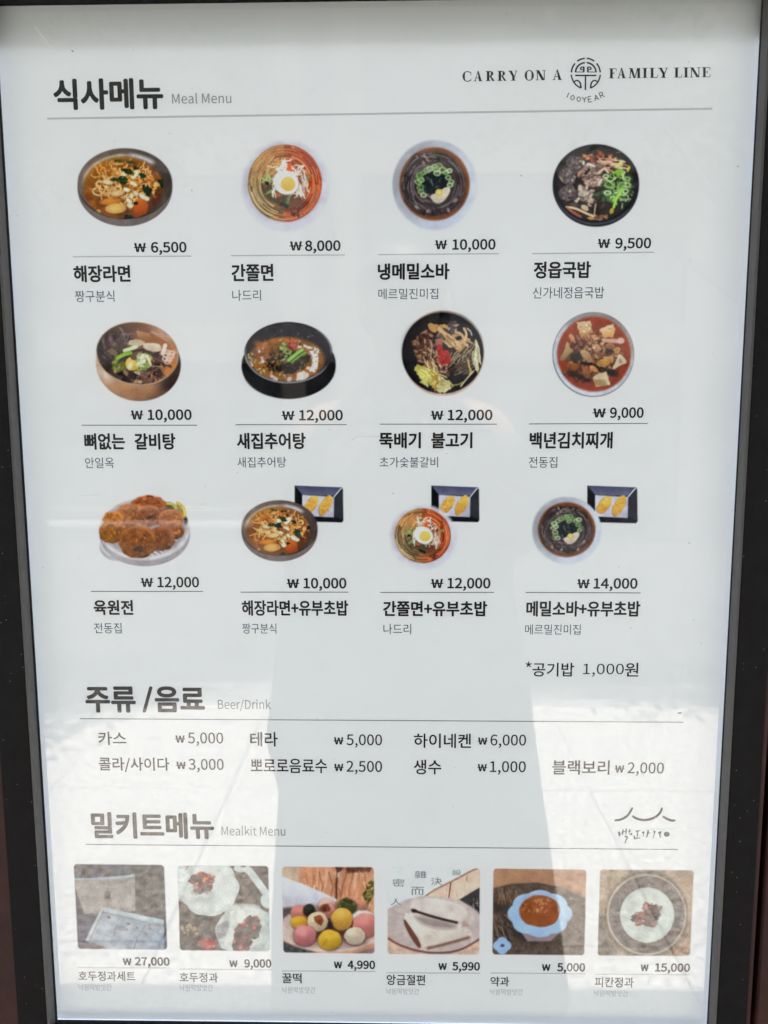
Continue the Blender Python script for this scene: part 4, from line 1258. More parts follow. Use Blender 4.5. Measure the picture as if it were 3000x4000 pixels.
def kit_box(A):
    A.layer('background')
    A.e(800, 780, 1100, 1000, (108, 118, 134), nz=.1, ns=3)
    A.p([(900, 50), (1700, 50), (1700, 1100), (900, 1100)], (124, 126, 124), soft=60, nz=.16, ns=4)
    A.blobs(1250, 560, 260, 400, 46, 40, 110, [(112, 116, 114), (146, 146, 142), (98, 104, 104)], alpha=.4, soft=9)
    A.blobs(300, 220, 260, 80, 14, 40, 90, [(134, 124, 116), (96, 104, 116)], alpha=.5, soft=6)
    A.layer('gift_box')
    A.p([(60, 420), (1060, 860), (1050, 880), (230, 910)], (92, 96, 104), soft=5, alpha=.8)
    A.p([(70, 345), (760, 320), (1040, 280), (1052, 840), (240, 895), (70, 420)], (166, 163, 158), soft=2, col2=(176, 172, 168), nz=.05, ns=3)
    A.p([(70, 325), (420, 320), (760, 290), (1035, 262), (1040, 300), (760, 328), (70, 352)], (176, 196, 202), soft=3)
    A.p([(560, 550), (640, 548), (650, 650), (565, 655)], (122, 120, 116), soft=2)
    A.e(605, 590, 26, 26, (96, 96, 94), wob=.4)
    A.layer('gift_tray')
    A.p([(520, 780), (1500, 985), (1505, 1600), (640, 1500), (250, 1310)], (178, 188, 196), soft=2, col2=(160, 174, 188), ang=20, nz=.04, ns=3)
    A.p([(510, 790), (545, 790), (320, 1300), (262, 1300)], (196, 204, 206))
    A.st([(540, 860), (330, 1280)], 9, (140, 144, 146)); A.st([(540, 865), (1050, 985), (1490, 1090)], 9, (146, 146, 148))
    A.p([(545, 785), (1498, 985), (1498, 1050), (545, 845)], (188, 204, 210))
    A.st([(790, 950), (660, 1360)], 10, (142, 148, 154)); A.st([(1220, 1040), (1100, 1240), (1020, 1440)], 12, (132, 138, 146))
    A.st([(1160, 1030), (1050, 1420)], 8, (186, 196, 204))
    for x, y, c in ((630, 945, 110), (940, 1045, 116), (910, 1140, 140), (1280, 1060, 140), (1285, 1120, 126), (1225, 1210, 146), (1075, 1105, 140)):
        A.e(x, y, 24, 20, (c, c, c - 6), wob=.4, soft=2)
    A.p([(262, 1310), (420, 1360), (640, 1440), (400, 1440)], (150, 138, 138), soft=3, nz=.15)
    A.p([(1500, 980), (1560, 900), (1560, 1480), (1515, 1480)], (110, 116, 124), soft=2)


def kit_walnut(A):
    A.layer('background')
    A.e(800, 800, 1100, 1000, (128, 122, 116), nz=.14, ns=3)
    A.blobs(400, 1200, 340, 320, 60, 30, 90, [(104, 108, 106), (124, 120, 114), (90, 96, 98), (140, 130, 120)], alpha=.6, soft=5)
    A.blobs(1250, 480, 260, 240, 40, 30, 80, [(146, 136, 126), (112, 106, 102), (130, 122, 112)], alpha=.6, soft=5)
    A.p([(1480, 100), (1600, 100), (1600, 560), (1450, 480)], (88, 78, 66), soft=5)
    A.blobs(250, 1170, 190, 90, 14, 30, 60, [(160, 146, 126), (146, 132, 112), (172, 158, 138)], dome=.2)
    A.layer('plate')
    A.e(560, 480, 470, 450, (214, 222, 220), wob=.03, lobes=9, lob=.05, nz=.03)
    A.ring(560, 480, 452, 432, 14, (190, 200, 198), 0, 360, soft=4, alpha=.7)
    A.p([(0, 100), (200, 100), (200, 700), (0, 700)], (214, 222, 220), soft=8)
    A.e(500, 690, 230, 90, (188, 196, 194), rot=-20, soft=20, alpha=.7)
    A.layer('spoon')
    A.st([(1080, 160), (1200, 180), (1330, 360), (1480, 560)], 120, (206, 216, 216), nz=.03)
    A.e(1080, 170, 110, 70, (212, 222, 222)); A.e(1120, 138, 40, 18, (130, 120, 112), soft=2)
    A.e(1530, 690, 130, 130, (202, 216, 214), nz=.03)
    A.layer('plate')
    A.p([(900, 780), (1000, 740), (1380, 750), (1420, 850), (1560, 900), (1600, 1560), (800, 1560), (650, 1180), (700, 1060)], (196, 206, 204), sm=1, nz=.03)
    A.p([(650, 1130), (880, 980), (900, 1150), (790, 1300), (700, 1330)], (164, 168, 172), sm=1, soft=5)
    A.p([(910, 800), (1370, 800), (1400, 960), (1380, 1400), (1000, 1540), (800, 1450), (830, 1290), (910, 1120)], (210, 218, 214), sm=1, soft=3)
    A.st([(960, 760), (1200, 740), (1380, 780)], 22, (172, 166, 152), soft=3)
    A.p([(1400, 930), (1600, 950), (1600, 1560), (1230, 1560), (1380, 1280)], (190, 204, 200), soft=4)
    A.layer('walnut_heap')
    W = [(150, 104, 92), (176, 116, 98), (128, 96, 92), (196, 134, 112), (110, 88, 88)]
    A.blobs(450, 400, 170, 140, 46, 26, 56, W, dark=(106, 90, 88), asp=.7)
    A.blobs(540, 320, 110, 60, 14, 20, 40, [(206, 140, 114), (190, 122, 98)], asp=.6)
    A.blobs(430, 520, 150, 80, 16, 24, 50, [(150, 140, 136), (166, 160, 156)], alpha=.7, soft=4)
    A.layer('candied_walnut_heap')
    A.blobs(1260, 1060, 120, 100, 34, 26, 56, W, dark=(100, 80, 80), asp=.7)
    A.blobs(1160, 1200, 190, 110, 40, 26, 60, W, dark=(100, 80, 80), asp=.7)
    A.blobs(1090, 1370, 150, 110, 34, 26, 60, W, dark=(100, 84, 82), asp=.7)
    A.e(1385, 1120, 26, 34, (88, 62, 60), wob=.3)
    A.blobs(530, 1390, 150, 70, 20, 30, 64, [(196, 92, 84), (176, 78, 74), (206, 112, 100)], asp=.6)


def kit_rice(A):
    A.layer('background')
    A.e(800, 780, 1100, 1000, (206, 150, 116), nz=.06)
    A.p([(0, 50), (360, 50), (360, 600), (0, 600)], (196, 174, 150), soft=6)
    A.noodles(1000, 330, 620, 300, 60, 420, 26, [(216, 164, 130), (190, 130, 96), (222, 174, 142), (176, 118, 84)], mode=92, hi=.05)
    A.st([(955, 100), (975, 200), (940, 350), (948, 620)], 26, (70, 46, 40), soft=3); A.st([(975, 100), (985, 180), (970, 260)], 22, (226, 218, 212), soft=3)
    A.blobs(1230, 140, 280, 40, 20, 20, 50, [(110, 72, 52), (90, 60, 48)], asp=.9, alpha=.8, soft=4)
    A.blobs(1480, 500, 100, 160, 40, 24, 54, [(110, 110, 54), (136, 134, 72), (86, 88, 44)], asp=.35)
    A.layer('cloth')
    A.p([(0, 250), (120, 270), (400, 370), (700, 500), (960, 620), (900, 700), (300, 780), (0, 760)], (206, 216, 236), soft=3, col2=(196, 188, 196), ang=110, nz=.03)
    A.layer('plate')
    A.p([(60, 760), (240, 740), (240, 900), (60, 1000)], (96, 84, 86), soft=6)
    A.e(860, 1080, 830, 370, (204, 184, 174), soft=3, nz=.06)
    A.p([(60, 1260), (300, 1360), (640, 1460), (60, 1500)], (80, 80, 76), soft=4, nz=.3)
    A.p([(1180, 1480), (1600, 1360), (1600, 1520)], (150, 120, 120), soft=5)
    A.ring(860, 1080, 800, 352, 22, (228, 216, 206), 10, 170, soft=4, alpha=.7)
    A.p([(340, 780), (1400, 780), (1400, 1300), (340, 1300)], (90, 60, 54), soft=30)
    A.layer('rice_cake')
    def rc(x, y, rx, ry, c, rot=0, w=.05):
        A.e(x + 4, y + 14, rx * 1.04, ry * 1.04, (90, 58, 50), rot=rot, soft=5, alpha=.75)
        A.e(x, y, rx, ry, tuple(min(255, v * 1.07) for v in c), rot=rot, wob=w, col2=tuple(v * .72 for v in c), ang=75, soft=2, nz=.04)
        A.e(x - rx * .25, y - ry * .35, rx * .4, ry * .28, tuple(min(255, v * 1.2) for v in c), rot=rot, soft=9, alpha=.5)
    rc(1360, 900, 190, 110, (228, 212, 206)); rc(1400, 1030, 200, 190, (222, 140, 130))
    rc(380, 830, 150, 120, (206, 130, 116)); rc(1110, 730, 160, 130, (88, 92, 56), w=.12)
    A.blobs(1110, 720, 130, 90, 10, 20, 50, [(70, 72, 46), (110, 114, 72)], asp=.5)
    rc(790, 700, 130, 110, (216, 180, 164)); rc(830, 800, 100, 120, (206, 140, 124))
    A.e(770, 760, 80, 70, (130, 70, 54), wob=.15, soft=2); A.e(760, 770, 34, 44, (96, 56, 44), wob=.3)
    rc(515, 790, 95, 100, (56, 60, 50)); rc(360, 980, 135, 100, (222, 170, 60))
    rc(650, 970, 165, 155, (224, 202, 166)); A.e(670, 940, 74, 80, (146, 84, 60), wob=.2, soft=2); A.e(690, 980, 40, 50, (120, 72, 44), wob=.3)
    rc(1030, 930, 172, 175, (224, 172, 74)); A.p([(940, 860), (1010, 750), (1090, 850)], (232, 190, 104), sm=1, soft=4)
    A.e(850, 1020, 40, 60, (54, 46, 60), soft=6)
    rc(1240, 1200, 165, 140, (222, 206, 182)); rc(450, 1190, 180, 160, (210, 132, 132)); A.e(400, 1110, 80, 60, (222, 150, 150), rot=30, soft=10)
    rc(840, 1260, 182, 160, (222, 182, 60)); A.st([(790, 1260), (740, 1340)], 22, (170, 124, 40), soft=3)


def kit_jeolpyeon(A):
    A.layer('background')
    A.e(800, 780, 1100, 1000, (196, 166, 146), nz=.05)
    A.p([(900, 300), (1600, 60), (1600, 440), (1240, 620), (700, 620)], (222, 196, 176), soft=2)
    A.noodles(1250, 400, 300, 140, 20, 260, 12, [(206, 174, 152), (226, 202, 184)], mode=95, hi=.02)
    A.st([(1095, 350), (1065, 590)], 18, (96, 60, 50)); A.st([(1350, 250), (1345, 330)], 9, (140, 104, 84))
    A.p([(1230, 620), (1600, 400), (1600, 900)], (70, 68, 68), soft=2)
    A.noodles(1480, 680, 70, 110, 30, 120, 10, [(130, 124, 116), (44, 42, 44)], mode=80)
    A.layer('paper')
    A.p([(40, 60), (1600, 60), (1500, 110), (1200, 290), (700, 560), (380, 640), (40, 800)], (216, 228, 240), soft=2, nz=.015)
    A.st([(1530, 130), (1450, 150), (1180, 300), (850, 460), (700, 560)], 22, (150, 104, 76), soft=3)
    A.layer('plate')
    A.e(840, 1010, 790, 440, (192, 180, 176), soft=3, rot=4, nz=.04)
    for k in range(22):
        t = math.radians(40 + k * 14)
        A.st([(840 + 560 * math.cos(t), 1010 + 310 * math.sin(t)), (840 + 740 * math.cos(t), 1010 + 415 * math.sin(t))], 34, (176, 164, 162), soft=6, alpha=.6)
    A.p([(60, 1190), (200, 1300), (520, 1430), (900, 1470), (1250, 1430), (1600, 1230), (1600, 1560), (60, 1560)], (206, 176, 156), soft=2, nz=.12)
    A.st([(80, 1220), (250, 1330), (560, 1440), (900, 1475), (1200, 1440), (1420, 1330), (1560, 1240)], 30, (110, 74, 70), soft=3)
    A.layer('rice_cake')
    A.p([(400, 800), (1200, 980), (1430, 1120), (1440, 1210), (640, 1400), (560, 1300), (350, 950)], (224, 218, 210), sm=1, soft=3, nz=.03, col2=(204, 194, 184))
    A.p([(500, 850), (1200, 1000), (1170, 1090), (900, 1080), (620, 1010)], (140, 128, 122), sm=1, soft=10, alpha=.85)
    A.p([(340, 920), (400, 960), (640, 1330), (600, 1410), (480, 1250), (370, 1050)], (110, 72, 60), sm=1, soft=2)
    A.st([(740, 1390), (1000, 1330), (1380, 1220)], 40, (126, 88, 70), soft=5)
    A.p([(440, 770), (470, 620), (800, 590), (1200, 680), (1380, 800), (1320, 960), (1200, 980), (700, 870)], (222, 214, 206), sm=1, soft=3, nz=.03, col2=(208, 200, 194))
    A.st([(490, 785), (700, 860), (950, 930), (1190, 985)], 40, (66, 46, 44), soft=3)
    A.e(520, 800, 44, 30, (58, 38, 34))
    A.e(900, 720, 330, 60, (200, 190, 188), rot=10, soft=24, alpha=.7)
    A.p([(1300, 960), (1400, 1040), (1260, 1060)], (186, 150, 142), soft=3)


def kit_yakgwa(A):
    A.layer('background')
    A.e(800, 780, 1100, 1000, (180, 138, 106), nz=.03, col2=(160, 124, 96))
    A.p([(60, 450), (400, 370), (800, 350), (1200, 430), (1640, 640), (1640, 1560), (60, 1560)], (98, 84, 72), soft=3, nz=.2, ns=3)
    A.noodles(280, 520, 200, 110, 50, 130, 18, [(134, 116, 92), (80, 66, 56), (110, 92, 74)], mode=80)
    A.st([(120, 650), (300, 640), (480, 560)], 40, (120, 76, 56), soft=5, alpha=.8)
    A.noodles(260, 1010, 170, 190, 50, 200, 18, [(124, 104, 80), (84, 72, 62), (64, 56, 52)], mode=60)
    A.e(260, 760, 200, 80, (66, 58, 54), soft=14, alpha=.8)
    A.blobs(900, 1360, 560, 130, 90, 12, 34, [(110, 96, 80), (70, 62, 56), (88, 76, 66)], asp=.5, alpha=.7)
    A.blobs(1420, 900, 160, 400, 80, 12, 34, [(118, 104, 88), (76, 68, 62), (96, 84, 74)], asp=.5, alpha=.7)
    A.e(620, 1180, 300, 120, (56, 50, 48), rot=25, soft=16, alpha=.8)
    A.layer('bowl')
    A.p([(540, 1130), (1230, 1090), (1010, 1280), (650, 1280)], (150, 130, 130), soft=3)
    A.e(845, 845, 470, 345, (150, 186, 226), lobes=8, lob=.09, soft=2, nz=.02, col2=(166, 196, 228), ang=-60)
    A.ring(850, 815, 350, 285, 30, (150, 160, 214), 180, 340, soft=5, alpha=.6)
    A.layer('honey_cookie')
    A.e(843, 805, 325, 250, (156, 90, 54), wob=.05, soft=2, col2=(146, 80, 44), nz=.06)
    A.blobs(880, 650, 130, 50, 16, 20, 44, [(190, 136, 90), (176, 118, 74)], asp=.55, alpha=.85)
    A.blobs(680, 760, 130, 90, 16, 18, 40, [(186, 128, 82), (134, 76, 44)], asp=.55, alpha=.85)
    A.blobs(880, 790, 90, 40, 8, 20, 36, [(186, 128, 82)], asp=.55, alpha=.85)
    A.layer('flower_rest')
    A.e(250, 1350, 118, 112, (150, 184, 228), lobes=4, lob=.22, soft=2, nz=.02)
    A.e(252, 1348, 34, 24, (84, 66, 84), soft=2)


def kit_pecan(A):
    A.layer('background')
    A.e(800, 780, 1100, 1000, (190, 172, 154), nz=.08, ns=4, cs=(8, 2, 0))
    A.blobs(1400, 1250, 180, 200, 30, 30, 80, [(190, 156, 132), (170, 150, 134), (150, 134, 122)], alpha=.5, soft=5)
    A.p([(60, 740), (240, 800), (420, 1440), (60, 1460)], (146, 142, 134), soft=10, nz=.12)
    A.layer('tray')
    A.e(850, 800, 640, 690, (140, 136, 128), soft=6, nz=.1)
    A.ring(850, 810, 680, 700, 20, (182, 168, 140), 110, 190, soft=4, alpha=.8)
    A.ring(850, 800, 600, 610, 30, (198, 188, 172), 0, 360, soft=3)
    A.e(850, 800, 585, 595, (138, 134, 132), soft=3, nz=.09, ns=4, cs=(6, 0, 0))
    A.ring(850, 800, 592, 602, 12, (212, 196, 170), 90, 270, soft=3)
    A.layer('plate')
    A.e(862, 822, 420, 432, (118, 112, 108), soft=5, alpha=.7)
    A.e(860, 806, 418, 425, (206, 216, 210), soft=2, nz=.02)
    A.e(830, 970, 200, 60, (186, 196, 194), soft=18, alpha=.8)
    A.layer('pecan_heap')
    W = [(150, 122, 120), (164, 128, 126), (134, 118, 116), (178, 134, 130), (122, 112, 112)]
    A.blobs(830, 790, 180, 140, 46, 30, 70, W, dark=(122, 110, 110), asp=.6)
    A.blobs(960, 720, 90, 90, 12, 24, 46, W, dark=(120, 106, 106), asp=.5)
    A.blobs(730, 880, 110, 60, 12, 30, 56, W, asp=.6)
    A.blobs(940, 920, 80, 50, 8, 30, 50, W, asp=.6)


# veil seen over the low part of the print: bright ground mirrored in the glass, except where the viewer's own body is mirrored
def veil(x, y):
    left = x < 1085
    right = x > 2040 + (y - 2800) * 0.18
    k = np.clip((y - 2700) / 150.0, 0, 1)
    return np.where(left | right, 0.17 * k, 0.0)


K = 1 / 1659.0
dishes = [
    (paint_ramen, (300, 560, 690, 900), (280, 540, 420 * K, 420 * K), 'photo of spicy noodle soup with rice cakes in a brown metal bowl'),
    (paint_jjol, (925, 530, 1305, 920), (920, 520, 400 * K, 400 * K), 'photo of half brown half red noodles topped with a boiled egg half'),
    (paint_soba, (1510, 530, 1880, 915), (1500, 520, 400 * K, 400 * K), 'photo of dark buckwheat noodles with seaweed in a pale bowl'),
    (paint_soup, (2145, 550, 2510, 900), (2130, 530, 400 * K, 400 * K), 'photo of pork soup with green onion in a black bowl'),
    (paint_galbi, (365, 1245, 720, 1580), (350, 1230, 380 * K, 380 * K), 'photo of beef rib soup in a copper bowl'),
    (paint_chueo, (930, 1245, 1325, 1575), (920, 1230, 420 * K, 420 * K), 'photo of loach soup in a black stone pot'),
    (paint_bulgogi, (1560, 1205, 1900, 1560), (1550, 1190, 360 * K, 360 * K), 'photo of beef and mushrooms with red chilli in a dark pot'),
    (paint_kimchi, (2145, 1205, 2490, 1565), (2130, 1190, 370 * K, 370 * K), 'photo of red kimchi stew with tofu in a white bowl'),
    (paint_patties, (375, 1925, 755, 2225), (360, 1910, 410 * K, 410 * K), 'photo of brown meat patties with lemon in a white dish'),
]
for q, (fn, ext, mp, lb) in enumerate(dishes):
    A = Art(*ext, seed=11 + q)
    fn(A, *mp)
    A.meshes(poster, 'dish_photo', lb, wash=(0.012 if q in (0, 4, 5, 8) else 0.0))

sets = [
    (paint_ramen, (930, 1885, 1355, 2205), (1151, 1896, 1342, 2042), (1092 - 822 * 149 / 733, 2075 - 765 * 118 / 595, 149 / 733, 118 / 595), 'photo of spicy noodle soup bowl beside a black tray of fried tofu rice'),
    (paint_jjol, (1510, 1885, 1890, 2235), (1685, 1896, 1873, 2041), (1652 - 805 * 130 / 712, 2098 - 845 * 126 / 738, 130 / 712, 126 / 738), 'photo of red and brown noodle bowl beside a black tray of fried tofu rice'),
    (paint_soba, (2065, 1885, 2505, 2215), (2294, 1896, 2491, 2045), (2214 - 820 * 135 / 684, 2072 - 842 * 131 / 726, 135 / 684, 131 / 726), 'photo of dark buckwheat noodle bowl beside a black tray of fried tofu rice'),
]
for q, (fn, ext, tr_, mp, lb) in enumerate(sets):
    A = Art(*ext, cell=1.8, seed=11 + q)
    paint_tray(A, *tr_)
    fn(A, *mp)
    A.meshes(poster, 'dish_photo', lb, wash=0.0)

kits = [
    (kit_box, (280, 3368, 662, 3718), (270, 3350, 410 * K), [(75, 100), (1500, 115), (1550, 1455), (140, 1440)], 'square photo of a pale gift box set on grey stone'),
    (kit_walnut, (686, 3372, 1064, 3724), (680, 3350, 400 * K), [(60, 130), (1525, 135), (1555, 1510), (95, 1500)], 'square photo of candied walnuts on white plates'),
    (kit_rice, (1094, 3376, 1472, 3734), (1080, 3360, 410 * K), [(90, 102), (1540, 110), (1550, 1475), (110, 1458)], 'square photo of pink yellow and white rice cakes on a plate'),
    (kit_jeolpyeon, (1506, 3380, 1882, 3738), (1490, 3360, 410 * K), [(95, 115), (1555, 130), (1545, 1490), (100, 1482)], 'square photo of folded white rice cakes on a fluted plate'),
    (kit_yakgwa, (1916, 3384, 2300, 3742), (1900, 3360, 410 * K), [(110, 130), (1580, 150), (1545, 1500), (95, 1488)], 'square photo of a brown honey cookie in a pale blue flower bowl'),
    (kit_pecan, (2326, 3388, 2720, 3742), (2310, 3370, 420 * K), [(135, 105), (1580, 115), (1522, 1435), (95, 1432)], 'square photo of candied pecans on a round white plate'),
]
KITQ = []
for q, (fn, ext, mp, cq, lb) in enumerate(kits):
    A = Art(*ext, seed=41 + q)
    square(A, *mp, cq)
    fn(A)
    if q == 4:      # painted as seen without the veil
        r0 = A.meshes(poster, 'kit_photo', lb)
    else:
        r0 = A.meshes(poster, 'kit_photo', lb, washf=veil)
    KITQ.append(r0)

# ------------------------------------------------------------------ lettering (flat print on the sheet)
def ink(name, v, tint=(1, 1, 1)):
    m = bpy.data.materials.new(name)
    m.use_nodes = True
    n, l = m.node_tree.nodes, m.node_tree.links
    n.clear()
    o = n.new('ShaderNodeOutputMaterial')
    t = n.new('ShaderNodeBsdfTransparent')
    t.inputs[0].default_value = (*[float(filt(v * k)) for k in tint], 1)
    l.new(t.outputs[0], o.inputs[0])
    return m


def solid(name, v):
    m = mat(name, (v, v, v * 1.05), rough=0.6, spec=0.15)
    return m


I_black = solid('black_ink', 0.016)
I_head = solid('charcoal_ink', 0.04)
I_slate = ink('slate_ink', 0.10, (0.85, 1, 1.25))
I_grey = solid('grey_ink', 0.26)
I_rule = ink('grey_rule_ink', 0.62)
I_rule2 = ink('dark_rule_ink', 0.22)
I_pale = ink('pale_grey_ink', 0.52, (0.97, 0.98, 1.06))
I_kit = solid('kit_text_ink', 0.03)

# the Korean grotesque that ships with Blender
def face(fn):
    import os
    try:
        return bpy.data.fonts.load(os.path.join(bpy.utils.system_resource('DATAFILES'), 'fonts', fn))
    except Exception:
        return None


F_KR = face('Noto Sans CJK Regular.woff2')
JOBS = []       # (part name, material, [pieces]) ; piece = (kind, string, x0, x1, y, h, offset)


def hang(s, x0, x1, y0, y1, off=0.0):
    """Korean word whose ink fills x0..x1, y0..y1 on the photograph"""
    return ('box', s, x0, x1, y0, y1, off)


def latin(s, x0, x1, base, h, off=0.0):
    """Latin letters or digits of height h standing on base"""
    return ('cap', s, x0, x1, base, h, off)


def part(name, m, *pieces, dz=0.0002, label=None):
    JOBS.append((name, m, pieces, dz, label))


def flush_text():
    cache = {}
    obs = []
    JOBS.append(('cap', None, (latin('H', 0, 1, 0, 1), latin('5', 0, 1, 0, 1)), 0, None))
    for name, m, pieces, dz, label in JOBS:
        for k in pieces:
            if k[0] in ('box', 'cap'):
                key = k[1]
                if key not in cache:
                    cu = bpy.data.curves.new('lettering', 'FONT')
                    cu.body = k[1]
                    f_ = F_KR
                    if f_: cu.font = f_
                    cu.resolution_u = 4
                    cu.size = 1.0
                    o = bpy.data.objects.new('lettering', cu)
                    C.objects.link(o)
                    cache[key] = o
                    obs.append(o)
    bpy.context.view_layer.update()
    dg = bpy.context.evaluated_depsgraph_get()
    geo_ = {}
    for key, o in cache.items():
        me = bpy.data.meshes.new_from_object(o.evaluated_get(dg))
        n = len(me.vertices)
        co = np.zeros(n * 3)
        me.vertices.foreach_get('co', co)
        geo_[key] = (co.reshape(-1, 3)[:, :2].copy(), [tuple(p.vertices) for p in me.polygons])
        bpy.data.meshes.remove(me)
    for o in obs:
        cu = o.data
        bpy.data.objects.remove(o)
        bpy.data.curves.remove(cu)
    JOBS.pop()
    CAPS = {k: geo_[k][0].max(0)[1] for k in 'H5'}
    made = []
    for name, m, pieces, dz, label in JOBS:
        V, F = [], []
        for k in pieces:
            if k[0] in ('box', 'cap'):
                P, fs = geo_[k[1]]
                if not len(P):
                    continue
                lo, hi = P.min(0), P.max(0)
                if k[0] == 'box':
                    _, _, x0, x1, y0, y1, off = k
                    v0, v1 = lo[1], hi[1]
                else:
                    _, _, x0, x1, base, h, off = k
                    y0, y1 = base - h, base
                    v0, v1 = 0.0, (CAPS['H'] if k[1][0] in 'MB' and len(k[1]) > 3 else CAPS['5'])
                (ax, bx), (az, bz) = board(np.array([x0, x1]), np.array([y1, y1]))
                _, top = board(np.array([(x0 + x1) / 2]), np.array([y0]))
                _, bot = board(np.array([(x0 + x1) / 2]), np.array([y1]))
                u = (P[:, 0] - lo[0]) / (hi[0] - lo[0])
                X = ax + u * (bx - ax)
                Z = bot[0] + (P[:, 1] - v0) / (v1 - v0) * (top[0] - bot[0])
            else:
                _, pts, fs = k        # raw shape already in photograph pixels
                P = np.asarray(pts, float)
                X, Z = board(P[:, 0], P[:, 1])
            fat = 0.0
            if k[0] != 'raw' and k[6]:
                fat = k[6] * (bx - ax) / (hi[0] - lo[0])
            shifts = [(0, 0)] if not fat else [(0, 0)] + [(fat * math.cos(t * math.pi / 3), fat * math.sin(t * math.pi / 3)) for t in range(6)]
            for q_, (sx_, sz_) in enumerate(shifts):
                b = len(V)
                V += [(float(x) + sx_, -dz - q_ * 3e-6, float(z) + sz_) for x, z in zip(X, Z)]
                F += [tuple(i + b for i in f) for f in fs]
        me = bpy.data.meshes.new(name)
        me.from_pydata(V, [], F)
        o = link(name, me, m, poster)
        if label:
            o['label'] = label
        made.append(o)
    return made


CAPH = 0.733


def seg(x0, y0, x1, y1, t):
    """straight printed line"""
    L = math.hypot(x1 - x0, y1 - y0)
    nx, ny = -(y1 - y0) / L * t / 2, (x1 - x0) / L * t / 2
    return ('raw', [(x0 + nx, y0 + ny), (x1 + nx, y1 + ny), (x1 - nx, y1 - ny), (x0 - nx, y0 - ny)], [(0, 1, 2, 3)])


def poly(pts): return ('raw', pts, [tuple(range(len(pts)))])


def arc(cx, cy, rx, ry, a0, a1, t, n=14, t1=None):
    """printed arc, angles clockwise from the right; t1 = thickness at its end"""
    pts, fs = [], []
    for k in range(n + 1):
        a = math.radians(a0 + (a1 - a0) * k / n)
        w_ = (t + ((t1 or t) - t) * k / n) / 2
        pts += [(cx + (rx + w_) * math.cos(a), cy + (ry + w_) * math.sin(a)), (cx + (rx - w_) * math.cos(a), cy + (ry - w_) * math.sin(a))]
        if k:
            fs.append((2 * k - 2, 2 * k, 2 * k + 1, 2 * k - 1))
    return ('raw', pts, fs)


def brush(pts, ws, n=4):
    """swelling brush line through points"""
    P, W = list(pts), list(ws)
    for _ in range(3 if len(P) > 2 else 0):
        Q, R = [P[0]], [W[0]]
        for a, b, wa, wb in zip(P, P[1:], W, W[1:]):
            Q += [(a[0] * .75 + b[0] * .25, a[1] * .75 + b[1] * .25), (a[0] * .25 + b[0] * .75, a[1] * .25 + b[1] * .75)]
            R += [wa * .75 + wb * .25, wa * .25 + wb * .75]
        P, W = Q + [P[-1]], R + [W[-1]]
    pts, fs = [], []
    for i in range(len(P)):
        a, b = P[max(0, i - 1)], P[min(len(P) - 1, i + 1)]
        L = math.hypot(b[0] - a[0], b[1] - a[1]) or 1
        nx, ny = -(b[1] - a[1]) / L * W[i] / 2, (b[0] - a[0]) / L * W[i] / 2
        pts += [(P[i][0] + nx, P[i][1] + ny), (P[i][0] - nx, P[i][1] - ny)]
        if i:
            fs.append((2 * i - 2, 2 * i, 2 * i + 1, 2 * i - 1))
    return ('raw', pts, fs)


# heading
part('heading', I_head, hang('식사메뉴', 215, 636, 310, 425, .012), label='bold Korean heading at the top of the meal section')
part('caption', I_grey, latin('Meal Menu', 673, 904, 404, 38))
part('rule_line', I_rule, seg(184, 464, 2782, 425, 8))

